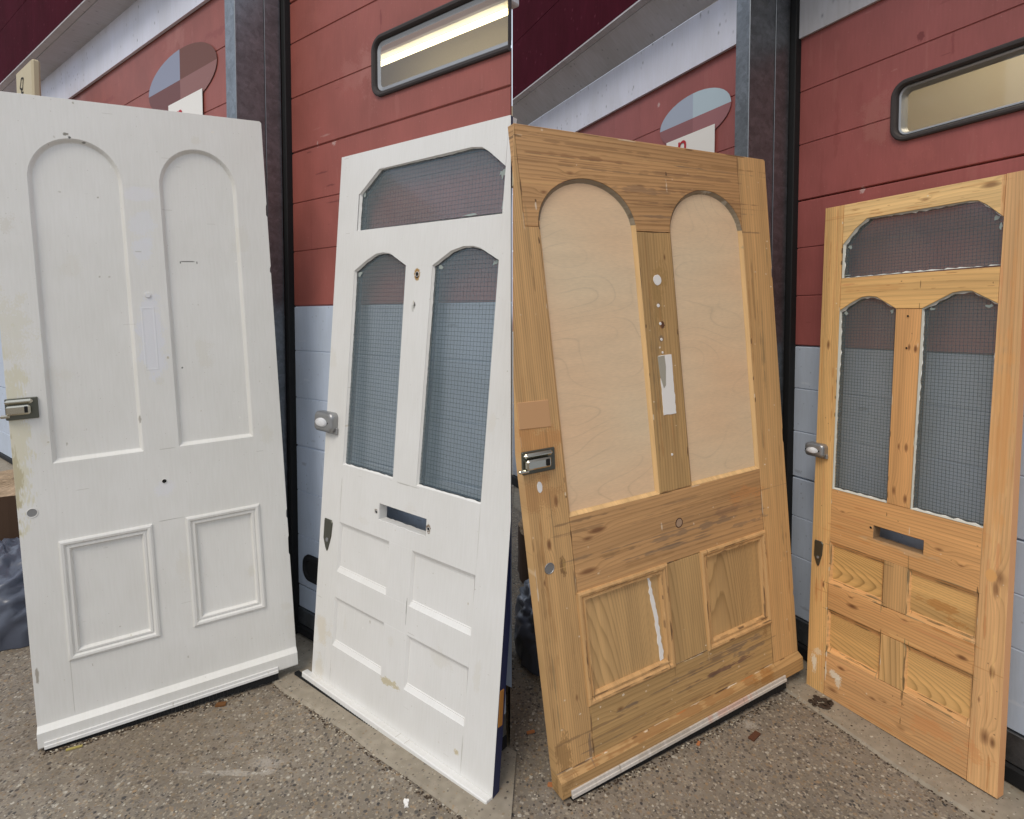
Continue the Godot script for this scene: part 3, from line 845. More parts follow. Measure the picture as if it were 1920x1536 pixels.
func build_bay_one() -> void:
	# near shutter, carrying the window
	var o := base("sectional_door", BASE1, YAW1)
	tag(o, "red over grey-blue sectional shutter with lit window behind white glazed door", "shutter", "sectional shutters of the workshop")
	var s0 := -0.03
	var s1 := 1.2437
	var org := Vector2(-0.1, 1.3)
	section(o, s0, s1, 0.24, 0.877, [0.472, 0.676], mats.blue, [], Vector2(-0.1, 0), 0.006)
	section(o, s0, s1, 0.877, 1.502, [1.096, 1.306], mats.blue, [], Vector2(-0.1, 0), 0.006)
	section(o, s0, s1, 1.502, 2.177, [1.745, 1.957], mats.red1, [], org, 0.006)
	section(o, s0, s1, 2.177, 2.826, [2.416, 2.651], mats.red1, [0.585, 2.295, 1.2437, 2.502], org, 0.006)
	section(o, s0, s1, 2.826, 3.02, [], mats.red1, [], org, 0.006)
	var st := begin()
	bbox(st, Vector3((s0 + s1) / 2 - 0.015, 0.187, -0.008), Vector3(s1 - s0 - 0.03, 0.10, 0.012), 0.002)
	put(st, "bottom_sheet", mats.blue, o)
	st = begin()
	bbox(st, Vector3((s0 + s1) / 2 - 0.015, 0.098, -0.006), Vector3(s1 - s0 - 0.03, 0.072, 0.022), 0.003)
	put(st, "bottom_rail", mats.galvanised, o)
	st = begin()
	bbox(st, Vector3((s0 + s1) / 2 - 0.015, 0.037, -0.006), Vector3(s1 - s0 - 0.03, 0.048, 0.04), 0.008)
	put(st, "rubber_seal", mats.rubber, o)
	shutter_window(o, 0.572, 2.283, 1.2437, 2.513, true)
	dk = 0.0
	st = begin()
	var hp := round_rect(0.052, 0.278, 0.30, 0.398, 0.05)
	loft(st, hp, [[0.0, 0.001], [0.002, 0.009], [0.008, 0.011], [0.022, 0.010], [0.026, 0.004]])
	var hd := put(st, "handle", mats.rubber, o)
	st = begin()
	loft(st, hp, [[0.026, 0.004], [0.032, 0.0035], [0.034, 0.003]], [], true)
	put(st, "recess", mats.dark, hd)
	# far shutter beyond the post
	o = base("sectional_door", BASE1, YAW1)
	tag(o, "red sectional shutter under the white lintel, mostly hidden by white panelled door", "shutter", "sectional shutters of the workshop")
	var a0 := -6.0
	var a1 := -0.10
	section(o, a0, a1, 0.06, 0.75, [0.29, 0.52], mats.blue)
	section(o, a0, a1, 0.75, 1.46, [0.99, 1.22], mats.blue)
	section(o, a0, a1, 1.46, 2.25, [1.72, 1.98], mats.red1, [], Vector2(-1.55, 1.3))
	section(o, a0, a1, 2.25, 3.12, [2.53, 2.81], mats.red1, [], Vector2(-1.75, 1.9))
	st = begin()
	bbox(st, Vector3((a0 + a1) / 2, 0.036, -0.006), Vector3(a1 - a0, 0.05, 0.04), 0.008)
	put(st, "rubber_seal", mats.rubber, o)
	steel_post("steel_post", BASE1, YAW1, -0.105, -0.02, 0.235, 3.3, "galvanised steel post between the red shutters behind white panelled door")
	facade_top(BASE1, YAW1, -6.0, -0.105, false, true, 3.075, 3.355, 3.36, "dark maroon cladding boards above the lintel over the white doors", "pale painted lintel above the red shutter in the white doors' bay")
	# cream timber upright at the far end of the lintel
	o = base("timber_upright", BASE1, YAW1)
	tag(o, "cream painted upright with black scrawl above the white panelled door", "upright")
	st = begin()
	bbox(st, Vector3(-2.83, 1.60, 0.28), Vector3(0.40, 3.19, 0.05), 0.012)
	put(st, "board", mats.cream, o)
	st = begin()
	for sg in [[-2.92, 3.06, -2.88, 3.12], [-2.88, 3.12, -2.83, 3.11], [-2.83, 3.11, -2.86, 3.04], [-2.86, 3.04, -2.92, 3.06], [-2.90, 3.01, -2.84, 3.02], [-2.89, 3.05, -2.86, 2.90], [-2.95, 2.95, -2.80, 2.97], [-2.84, 2.99, -2.86, 2.88], [-2.95, 2.90, -2.87, 2.91]]:
		var a := Vector2(sg[0], sg[1])
		var b := Vector2(sg[2], sg[3])
		var nn := (b - a).normalized().orthogonal() * 0.006
		quad(st, Vector3(a.x - nn.x, a.y - nn.y, 0.308), Vector3(a.x + nn.x, a.y + nn.y, 0.308), Vector3(b.x + nn.x, b.y + nn.y, 0.308), Vector3(b.x - nn.x, b.y - nn.y, 0.308), Vector3(0, 0, 1))
	put(st, "scrawl", mats.dark, o)
	badge(BASE1, YAW1, Vector2(-1.09, 2.765), 0.43, 0.165, Color(0.56, 0.58, 0.66), Color(0.43, 0.25, 0.20), Color(0.44, 0.26, 0.25), Color(0.56, 0.38, 0.36), Vector3(-1.24, 2.48, 2.655), -0.82,
		"faded round badge in mauve, brown and grey on red shutter above white door", "white label with a red letter under the badge above white door")
	# workshop interior behind the shutter, partition on the line between the bays
	room("workshop", [Vector2(-0.012, -1.96), Vector2(-2.903, -4.263), Vector2(-2.623, -4.615), Vector2(-0.012, -2.5386)], 2.98)
	tube_lamp(Vector3(-0.329, 2.57, -2.472), Vector3(0.7826, 0, 0.6225) * 0.8, "bright strip light seen through the shutter window over white glazed door", 0.018)

func facade_top(b: Vector3, yaw: float, s0: float, s1: float, lo: bool, hi: bool, h0: float, h1: float, h2: float, lab_canopy: String, lab_lintel: String) -> void:
	var o := base("lintel_beam", b, yaw)
	tag(o, lab_lintel, "lintel", "lintels over the shutters")
	lintel_mesh(b, yaw, [[h0, 0.022], [h1, 0.022], [h1, 0.005], [h0, 0.005]], s0, s1, lo, hi, mats.lintel, "face_board", o)
	lintel_mesh(b, yaw, [[h1 + 0.004, 0.018], [h2, 0.165], [h2 + 0.03, 0.165], [h1 + 0.04, 0.018]], s0, s1, lo, hi, mats.soffit, "sloping_board", o)
	lintel_mesh(b, yaw, [[h2 + 0.003, 0.168], [h2 + 0.012, 0.205], [h2 + 0.05, 0.205], [h2 + 0.05, 0.168]], s0, s1, lo, hi, mats.soffit, "drip_edge", o)
	lintel_mesh(b, yaw, [[h1 + 0.05, -0.03], [h1 + 0.06, 0.012], [h1 + 0.16, 0.012], [h1 + 0.16, -0.03]], s0, s1, lo, hi, mats.brick, "wall_above", o)
	o = base("cladding", b, yaw)
	tag(o, lab_canopy, "cladding")
	var hs := [h2 + 0.02, h2 + 0.42, h2 + 0.86]
	for i in 2:
		lintel_mesh(b, yaw, [[hs[i] + 0.002, 0.206], [hs[i + 1] - 0.002, 0.206], [hs[i + 1] - 0.002, 0.17], [hs[i] + 0.002, 0.17]], s0, s1, lo, hi, mats.maroon, "board", o)

func badge(b: Vector3, yaw: float, c: Vector2, rx: float, ry: float, c1: Color, c2: Color, c3: Color, c4: Color, lab: Vector3, lab_s1: float, t1: String, t2: String) -> void:
	var o := base("shutter_badge", b, yaw)
	tag(o, t1, "badge", "badges on the red shutters")
	var cols := [c2, c1, c3, c4]
	for q in 4:
		var st := begin()
		var col: Color = cols[(q + 0) % 4]
		for k in 10:
			var a := PI * 0.5 * (q + k / 10.0)
			var d := PI * 0.5 * (q + (k + 1) / 10.0)
			tri(st, Vector3(c.x, c.y, 0.005), Vector3(c.x + cos(a) * rx, c.y + sin(a) * ry, 0.005), Vector3(c.x + cos(d) * rx, c.y + sin(d) * ry, 0.005), Vector3(0, 0, 1))
		put(st, "quarter", mat(col, 0.6), o)
	o = base("shutter_label", b, yaw)
	tag(o, t2, "label", "labels on the red shutters")
	var st := begin()
	quad(st, Vector3(lab.x, lab.y, 0.009), Vector3(lab_s1, lab.y, 0.009), Vector3(lab_s1, lab.z, 0.009), Vector3(lab.x, lab.z, 0.009), Vector3(0, 0, 1))
	put(st, "sheet", mats.filler, o)
	var tm := TextMesh.new()
	tm.text = "n"
	var fnt := SystemFont.new()
	fnt.font_names = PackedStringArray(["Droid Sans"])
	tm.font = fnt
	tm.font_size = 64
	tm.pixel_size = 0.0022
	tm.depth = 0.002
	var mi := MeshInstance3D.new()
	mi.name = "letter"
	mi.mesh = tm
	mi.material_override = mat(Color(0.72, 0.10, 0.16), 0.6)
	mi.position = Vector3(lerpf(lab.x, lab_s1, 0.36), lab.y + 0.09, 0.0115)
	o.add_child(mi, true)

func build_bay_two() -> void:
	var o := base("sectional_door", BASE2, YAW2)
	tag(o, "red over grey-blue sectional shutter with dim window behind stripped glazed door", "shutter", "sectional shutters of the workshop")
	var s0 := 0.03
	var s1 := 3.2
	var org := Vector2(-0.1, 1.2)
	section(o, s0, s1, 0.175, 0.774, [0.437, 0.607], mats.blue, [], Vector2(-0.1, 0))
	section(o, s0, s1, 0.774, 1.333, [0.972, 1.154], mats.blue, [], Vector2(-0.1, 0))
	section(o, s0, s1, 1.333, 1.939, [1.544, 1.744], mats.red2, [], org)
	section(o, s0, s1, 1.939, 2.62, [2.172, 2.39], mats.red2, [0.44, 2.086, 1.40, 2.276], org)
	var st := begin()
	bbox(st, Vector3((s0 + s1) / 2, 0.124, -0.006), Vector3(s1 - s0, 0.098, 0.022), 0.003)
	put(st, "bottom_rail", mats.galvanised, o)
	st = begin()
	bbox(st, Vector3((s0 + s1) / 2, 0.042, -0.006), Vector3(s1 - s0, 0.06, 0.04), 0.008)
	put(st, "rubber_seal", mats.rubber, o)
	shutter_window(o, 0.425, 2.073, 1.42, 2.288, false)
	o = base("sectional_door", BASE2, YAW2)
	tag(o, "red sectional shutter beside the steel post, mostly hidden by stripped panelled door", "shutter", "sectional shutters of the workshop")
	var a0 := -2.797
	var a1 := -0.03
	section(o, a0, a1, 0.10, 0.72, [0.31, 0.52], mats.blue)
	section(o, a0, a1, 0.72, 1.333, [0.92, 1.13], mats.blue)
	section(o, a0, a1, 1.333, 2.02, [1.56, 1.79], mats.red2, [], Vector2(-0.9, 1.2))
	section(o, a0, a1, 2.02, 2.75, [2.26, 2.50], mats.red2, [], Vector2(-1.3, 1.9))
	st = begin()
	bbox(st, Vector3((a0 + a1) / 2, 0.055, -0.006), Vector3(a1 - a0, 0.086, 0.04), 0.008)
	put(st, "rubber_seal", mats.rubber, o)
	steel_post("steel_post", BASE2, YAW2, -0.062, 0.012, 0.262, 3.0, "galvanised steel post between the red shutters behind stripped panelled door")
	# scraps of tape left on the post
	for t in [[0.10, 1.30, 0.045, 0.055], [0.115, 1.38, 0.03, 0.09]]:
		o = base("tape_scrap", BASE2, YAW2)
		tag(o, "torn white tape scrap on the dark post" if t[3] < 0.06 else "greyish peeling tape strip higher on the dark post", "tape")
		st = begin()
		var p := jag(rect(t[0], t[1], t[0] + t[2], t[1] + t[3]), 0.002, 0.01)
		var idx := Geometry2D.triangulate_polygon(p)
		for i in range(0, idx.size(), 3):
			var v := []
			for k in 3:
				v.append(Vector3(0.0135, p[idx[i + k]].y, p[idx[i + k]].x))
			tri(st, v[0], v[1], v[2], Vector3(1, 0, 0))
		put(st, "piece", mats.alu if t[3] < 0.06 else mats.zinc, o)
	facade_top(BASE2, YAW2, -8.0, -0.062, true, false, 2.722, 2.976, 3.095, "dark maroon cladding boards above the lintel over the stripped doors", "pale painted lintel left of the post in the stripped doors' bay")
	o = base("lintel_beam", BASE2, YAW2)
	tag(o, "grey lintel over the shutter with the dim window, beside the post", "lintel", "lintels over the shutters")
	lintel_mesh(BASE2, YAW2, [[2.606, 0.014], [2.98, 0.014], [2.98, 0.002], [2.606, 0.002]], 0.03, 3.2, false, false, mats.soffit, "face_board", o)
	lintel_mesh(BASE2, YAW2, [[2.985, -0.03], [2.985, 0.30], [3.05, 0.30], [3.05, -0.03]], 0.03, 3.2, false, false, mats.soffit, "top_board", o)
	o = base("timber_upright", BASE2, YAW2)
	tag(o, "cream painted upright at the far end of the lintel above stripped panelled door", "upright")
	st = begin()
	bbox(st, Vector3(-2.68, 2.86, 0.045), Vector3(0.07, 0.66, 0.04), 0.006)
	put(st, "board", mats.cream, o)
	badge(BASE2, YAW2, Vector2(-0.60, 2.475), 0.26, 0.125, Color(0.66, 0.70, 0.77), Color(0.72, 0.79, 0.83), Color(0.57, 0.37, 0.38), Color(0.62, 0.41, 0.42), Vector3(-0.80, 2.26, 2.40), -0.44,
		"faded round badge in mauve and pale blue on red shutter above stripped door", "white label with a red letter under the badge above stripped door")
	room("store", [Vector2(0.978, -3.12), Vector2(2.077, -0.763), Vector2(2.938, -1.165), Vector2(1.839, -3.521)], 3.2)
	tube_lamp(Vector3(2.05, 2.95, -1.98), Vector3(0.4226, 0, 0.9063) * 1.2, "strip light on the ceiling behind the dim shutter window", 0.13)

# ---------------------------------------------------------------- doors
func door_node(called: String, at: Vector3, ax: Vector3, up: Vector3, nn: Vector3, w: float, h: float, k: float) -> Node3D:
	var o := Node3D.new()
	o.name = called
	add_child(o, true)
	o.transform = Transform3D(Basis(ax, up, nn).orthonormalized(), at)
	dw = w
	dh = h
	dk = k
	return o

func panel(parent: Node, poly: PackedVector2Array, prof: Array, m: Material, mm: Material, moulded: bool, wt := []) -> MeshInstance3D:
	poly = ccw(poly)
	var st := begin()
	var zf: float = prof[prof.size() - 1][1]
	flat(st, inset(poly, prof[prof.size() - 1][0] * 0.98, wt), zf)
	flat(st, poly, -0.034, -1.0)
	var p := put(st, "panel", m, parent)
	st = begin()
	loft(st, poly, prof, wt)
	put(st, "moulding" if moulded else "bead", mm, p)
	return p

func disc(parent: Node, called: String, x: float, y: float, r: float, m: Material, z := 0.001, ry := 1.0) -> MeshInstance3D:
	var st := begin()
	var p := PackedVector2Array()
	for i in 18:
		var a := TAU * i / 18.0
		p.append(Vector2(x + cos(a) * r * rng.randf_range(0.92, 1.06), y + sin(a) * r * ry * rng.randf_range(0.92, 1.06)))
	prism(st, p, z - 0.004, z, 0.0004)
	return put(st, called, m, parent)

# a hole: dark well with a rim
func bore(parent: Node, called: String, x: float, y: float, r: float, rim: Material, well: Material) -> void:
	var st := begin()
	var at := dp(Vector2(x, y), 0.0)
	lathe(st, at, [[r * 1.12, 0.0004], [r * 1.08, 0.0018], [r, 0.002], [r * 0.92, 0.0006]], 22)
	var o := put(st, called, rim, parent)
	st = begin()
	lathe(st, at, [[r * 0.93, 0.0008], [0.0, 0.0007]], 22)
	put(st, "well", well, o)

func panelled_door(o: Node3D, X: Array, Y: Array, arc: Array, m: Material, ply: Material, low: Material, mm: Material, bead: Material, left_edge: PackedVector2Array, left_back: PackedVector2Array, cham: float, wooden: bool) -> void:
	# X = [stile, arch1 r, arch2 l, right stile, lower muntin l, lower muntin r]   Y = [board top, lower panel bottom, lower panel top, arch bottom]   arc = [spring, apex]
	var st := begin()
	prism(st, left_edge, -0.036, 0.0, cham, left_back)
	put(st, "stile", m, o)
	var rp := PackedVector2Array([Vector2(X[3], 0.0), Vector2(dw, 0.0)])
	for k in ([[0.45, 0.07], [0.60, 0.03], [1.58, 0.02], [1.80, 0.04]] if not wooden else [[0.30, 0.02], [0.92, 0.05], [1.55, 0.03]]):   # knocks along the edge
		rp.append_array([Vector2(dw - 0.0005, k[0]), Vector2(dw - 0.004, k[0] + 0.006), Vector2(dw - 0.003, k[0] + k[1]), Vector2(dw, k[0] + k[1] + 0.008)])
	rp.append_array([Vector2(dw, dh - 0.006), Vector2(dw - 0.006, dh), Vector2(X[3], dh)])
	member(o, "stile", rp, m, cham, -0.036)
	var seg := 22
	var joint: float = X[0] if not wooden else X[0] - 0.047
	var top := PackedVector2Array([Vector2(joint, arc[0]), Vector2(X[0], arc[0])])
	var a1 := arch(X[0], X[1], 0, arc[0], arc[1], seg)
	for i in range(seg + 1, 1, -1):
		top.append(a1[i])
	top.append(Vector2(X[1], arc[0]))
	top.append(Vector2(X[2], arc[0]))
	var a2 := arch(X[2], X[3], 0, arc[0], arc[1], seg)
	for i in range(seg + 1, 1, -1):
		top.append(a2[i])
	top.append(Vector2(X[3], arc[0]))
	top.append(Vector2(X[3], dh))
	top.append(Vector2(joint, dh))
	member(o, "top_rail", top, m, cham, -0.036)
	member(o, "muntin", rect(X[1], Y[3], X[2], arc[0]), m, cham, -0.036)
	member(o, "lock_rail", rect(X[0], Y[2], X[3], Y[3]), m, cham, -0.036)
	member(o, "muntin", rect(X[4], Y[1], X[5], Y[2]), m, cham, -0.036)
	member(o, "bottom_rail", rect(X[0], 0.0, X[3], Y[1]), m, cham, -0.036)
	var ap := [[0.0, -0.0005], [0.001, -0.0015], [0.003, -0.003], [0.009, -0.0105], [0.011, -0.0115]] if wooden else [[0.0, -0.0005], [0.001, -0.0015], [0.003, -0.003], [0.010, -0.0125], [0.0125, -0.014]]
	panel(o, arch(X[0], X[1], Y[3], arc[0], arc[1]), ap, ply, bead, false)
	panel(o, arch(X[2], X[3], Y[3], arc[0], arc[1]), ap, ply, bead, false)
	var mp := [[-0.004, -0.0005], [-0.003, 0.005], [0.003, 0.008], [0.010, 0.007], [0.015, 0.0005], [0.017, 0.0], [0.019, 0.0025], [0.025, 0.0025], [0.030, -0.006], [0.031, -0.0095]]
	panel(o, rect(X[0], Y[1], X[4], Y[2]), mp, low, mm, true)
	panel(o, rect(X[5], Y[1], X[3], Y[2]), mp, low, mm, true)

func weather_bar(o: Node3D, x0: float, x1: float, ytop: float, m: Material, sx0: float, sx1: float, drop0: float, drop1: float, strip: Material) -> void:
	var st := begin()
	var pr := [[ytop, 0.0], [ytop - 0.012, 0.014], [ytop - 0.016, 0.020], [0.004, 0.020], [0.0, 0.018], [0.0, -0.030]]
	for i in pr.size() - 1:
		var dv := Vector2(pr[i + 1][0] - pr[i][0], pr[i + 1][1] - pr[i][1])
		var n := Vector3(0, dv.y, -dv.x).normalized()
		var a := Vector2(x0, pr[i][0])
		var b := Vector2(x1, pr[i][0])
		var c := Vector2(x1, pr[i + 1][0])
		var d := Vector2(x0, pr[i + 1][0])
		quad(st, dp(a, pr[i][1]), dp(b, pr[i][1]), dp(c, pr[i + 1][1]), dp(d, pr[i + 1][1]), n, du(a), du(b), du(c), du(d))
	for x in [x0, x1]:
		for i in pr.size() - 2:
			tri(st, dp(Vector2(x, 0), -0.03), dp(Vector2(x, pr[i][0]), pr[i][1]), dp(Vector2(x, pr[i + 1][0]), pr[i + 1][1]), Vector3(-1 if x == x0 else 1, 0, 0))
	put(st, "weather_board", m, o)
	# aluminium carrier and brush under the board
	st = begin()
	var y0 := 0.020
	var y1 := -0.004
	prism(st, pv([sx0, y1, sx1, y1, sx1, y0, sx0, y0]), 0.0205, 0.0255, 0.001)
	prism(st, pv([sx0, y1 + 0.001, sx1, y1 + 0.001, sx1, 0.008, sx0, 0.008]), 0.0255, 0.0285, 0.001)
	put(st, "seal_carrier", strip, o)
	st = begin()
	var k := 60
	for i in k:
		var xa := lerpf(sx0, sx1, float(i) / k)
		var xb := lerpf(sx0, sx1, (i + 0.93) / k)
		var da := lerpf(drop0, drop1, float(i) / k) * rng.randf_range(0.86, 1.0)
		prism(st, pv([xa, -da, xb, -da, xb, 0.0, xa, 0.0]), 0.012, 0.0235, 0.0)
	put(st, "brush_seal", mats.rubber, o)

func rim_latch_bright(o: Node3D, x: float, y: float, w: float, h: float) -> void:
	var l := Node3D.new()
	l.name = "rim_latch"
	o.add_child(l, true)
	l.position = dp(Vector2(x, y), 0.0)
	var st := begin()
	bbox(st, Vector3(0, 0, 0.004), Vector3(w, h, 0.008), 0.002)
	put(st, "plate", mats.pewter, l)
	st = begin()
	bbox(st, Vector3(-w * 0.08, -h * 0.04, 0.016), Vector3(w * 0.74, h * 0.44, 0.022), 0.005)
	put(st, "case", mats.chrome, l)
	st = begin()
	bbox(st, Vector3(-w * 0.06, h * 0.34, 0.014), Vector3(w * 0.86, h * 0.22, 0.018), 0.006)
	put(st, "cover", mats.chrome, l)
	st = begin()
	bbox(st, Vector3(w * 0.16, -h * 0.02, 0.0285), Vector3(w * 0.10, h * 0.30, 0.004), 0.001)
	put(st, "slot", mats.dark, l)
	st = begin()
	bbox(st, Vector3(-w * 0.50, -h * 0.30, 0.014), Vector3(w * 0.30, h * 0.15, 0.012), 0.003)
	put(st, "bolt", mats.chrome, l)

func rim_latch_grey(o: Node3D, x: float, y: float, w: float, h: float) -> void:
	var l := Node3D.new()
	l.name = "rim_latch"
	o.add_child(l, true)
	l.position = dp(Vector2(x, y), 0.0)
	var kk := dk
	dk = 0.0
	var st := begin()
	var p := round_rect(-w / 2, -h / 2, w / 2, h / 2, h * 0.28)
	loft(st, p, [[0.0, -0.002], [0.0, 0.020], [0.002, 0.026], [0.006, 0.030], [0.012, 0.032]], [], true)
	put(st, "case", mats.zinc, l)
	st = begin()
	bbox(st, Vector3(w * 0.30, -h * 0.40, 0.006), Vector3(w * 0.5, h * 0.34, 0.010), 0.002)
	put(st, "back_plate", mats.zinc, l)
	st = begin()
	lathe(st, Vector3(-w * 0.04, -h * 0.02, 0.030), [[w * 0.20, 0.0], [w * 0.20, 0.004], [w * 0.17, 0.010], [w * 0.10, 0.014], [0.0, 0.015]], 20, 1.5, 0.72)
	put(st, "knob", mats.alu, l)
	for sx in [-1.0, 1.0]:
		st = begin()
		lathe(st, Vector3(-w * 0.04 + sx * w * 0.34, -h * 0.02, 0.0318), [[0.004, 0.0], [0.0, 0.001]], 10)
		put(st, "screw", mats.dark, l)
	dk = kk

func build_door_a() -> void:
	var o := door_node("panelled_door", Vector3(-1.59, 0.011, -1.94), Vector3(0.857, 0.0437, -0.5134), Vector3(-0.0426, 0.999, 0.0139), Vector3(0.5135, 0.0099, 0.858), 0.833, 2.165, -0.0018)
	tag(o, "white painted panelled front door with two tall arched panels, chrome latch", "door", "old front doors leaning at the shutters")
	var m: Material = mats.white_a
	panelled_door(o, [0.103, 0.364, 0.475, 0.728, 0.368, 0.481], [0.066, 0.266, 0.676, 0.947], [1.892, 2.035], m, m, m, m, m,
		PackedVector2Array([Vector2(0, 0), Vector2(0.103, 0), Vector2(0.103, dh), Vector2(0, dh)]), PackedVector2Array(), 0.0003, false)
	weather_bar(o, 0.0, dw, 0.068, m, 0.018, 0.757, 0.014, 0.036, mats.white_b)
	rim_latch_bright(o, 0.037, 1.142, 0.085, 0.070)
	bore(o, "lock_cylinder", 0.038, 0.792, 0.0145, m, mats.zinc)
	bore(o, "knob_hole", 0.420, 0.828, 0.0075, m, mats.dark)
	disc(o, "spy_hole", 0.414, 1.505, 0.009, m, 0.004)
	# the filled letter plate leaves a shallow outline
	var st := begin()
	loft(st, rect(0.388, 1.235, 0.432, 1.462), [[0.0, 0.0001], [0.003, 0.0006], [0.008, 0.0001]], [])
	put(st, "patch_rim", m, o)

func glazed_door(o: Node3D, d: Dictionary) -> void:
	var m: Material = d.m
	var cham: float = d.cham
	var X: Array = d.X       # stile inner, left light right, right light left, right stile inner at foot, at head
	var x4 := func(y): return X[3] + X[4] * y
	var Y: Array = d.Y       # lower panel b/t, upper panel b/t, lock rail top, light shoulder, frieze bottom(apex), top light bottom, shoulder, head
	var bt: float = -0.036
	member(o, "stile", rect(0.0, 0.0, X[0], dh), m, cham, bt)
	# right stile
	var st := begin()
	var sd := begin()
	prism(st, d.right, d.right_mid, 0.0, cham, d.right_back, sd)
	if d.has("rear"):
		prism(sd, d.rear, bt, d.right_mid, 0.0, d.rear_back)
	st.set_material(m)
	var rs := put(st, "stile", m, o)
	put(sd, "edge", d.edge, rs)
	# top rail
	var tl: PackedVector2Array = d.top_light
	var low: Array = d.top_rail_low
	var tr := PackedVector2Array([Vector2(X[0], dh), Vector2(X[0], low[0].y)])
	for p in low:
		tr.append(p)
	tr.append(Vector2(x4.call(low[low.size() - 1].y), low[low.size() - 1].y))
	tr.append(Vector2(x4.call(dh) if not d.has("head_x") else d.head_x, dh))
	member(o, "top_rail", tr, m, cham, bt)
	# frieze rail between the top light and the tall lights
	var fr := PackedVector2Array([Vector2(X[0], Y[7]), Vector2(X[0], d.left_head[0].y)])
	for p in d.left_head:
		fr.append(p)
	for p in d.right_head:
		fr.append(p)
	fr.append(Vector2(x4.call(Y[7]), Y[7]))
	var fr2 := PackedVector2Array()
	for p in fr:
		if fr2.is_empty() or fr2[fr2.size() - 1].distance_to(p) > 0.001:
			fr2.append(p)
	member(o, "frieze_rail", fr2, m, cham, bt)
	var lh: Array = d.left_head
	var rh: Array = d.right_head
	member(o, "muntin", pv([X[1], Y[4], X[2], Y[4], rh[0].x, rh[0].y, lh[lh.size() - 1].x, lh[lh.size() - 1].y]), m, cham, bt)
	# lock rail round the letter slot
	var S: Array = d.slot
	st = begin()
	prism(st, pv([X[0], Y[3], S[0], Y[3], S[0], Y[4], X[0], Y[4]]), bt, 0.0, 0.0)
	prism(st, pv([S[2], Y[3], x4.call(Y[3]), Y[3], x4.call(Y[4]), Y[4], S[2], Y[4]]), bt, 0.0, 0.0)
	prism(st, rect(S[0], Y[3], S[2], S[1]), bt, 0.0, 0.0)
	prism(st, rect(S[0], S[3], S[2], Y[4]), bt, 0.0, 0.0)
	var lr := put(st, "lock_rail", m, o)
	st = begin()
	loft(st, jag(rect(S[0], S[1], S[2], S[3]), 0.0012, 0.012), [[0.0, 0.0004], [0.0015, -0.002], [0.002, bt]])
	put(st, "letter_slot", d.slot_m, lr)
	member(o, "muntin", rect(X[1], Y[2], X[2], Y[3]), m, cham, bt)
	member(o, "cross_rail", pv([X[0], Y[1], x4.call(Y[1]), Y[1], x4.call(Y[2]), Y[2], X[0], Y[2]]), m, cham, bt)
	member(o, "muntin", rect(X[1], Y[0], X[2], Y[1]), m, cham, bt)
	member(o, "bottom_rail", pv([X[0], 0.0, x4.call(0.0), 0.0, x4.call(Y[0]), Y[0], X[0], Y[0]]), m, cham, bt)
	var prof := [[0.0, -0.0004], [0.002, -0.002], [0.013, -0.008], [0.014, -0.0095], [0.017, -0.0095], [0.019, -0.012]]
	var wt := [1.0, d.side_w, 1.0, d.side_w]
	for r in [[X[0], Y[2], X[1], Y[3]], [X[2], Y[2], x4.call((Y[2] + Y[3]) / 2), Y[3]], [X[0], Y[0], X[1], Y[1]], [X[2], Y[0], x4.call((Y[0] + Y[1]) / 2), Y[1]]]:
		panel(o, rect(r[0], r[1], r[2], r[3]), prof, d.panel_m, m, true, wt)
	# panes with wires, beads and rebates
	var ll := PackedVector2Array([Vector2(X[0], Y[4]), Vector2(X[1], Y[4])])
	var heads := lh.duplicate()
	heads.reverse()
	for p in heads:
		ll.append(p)
	var rl := PackedVector2Array([Vector2(X[2], Y[4]), Vector2(x4.call(Y[4]), Y[4])])
	heads = rh.duplicate()
	heads.reverse()
	for p in heads:
		rl.append(p)
	for p in [tl, ll, rl]:
		light_pane(o, ccw(p), d)

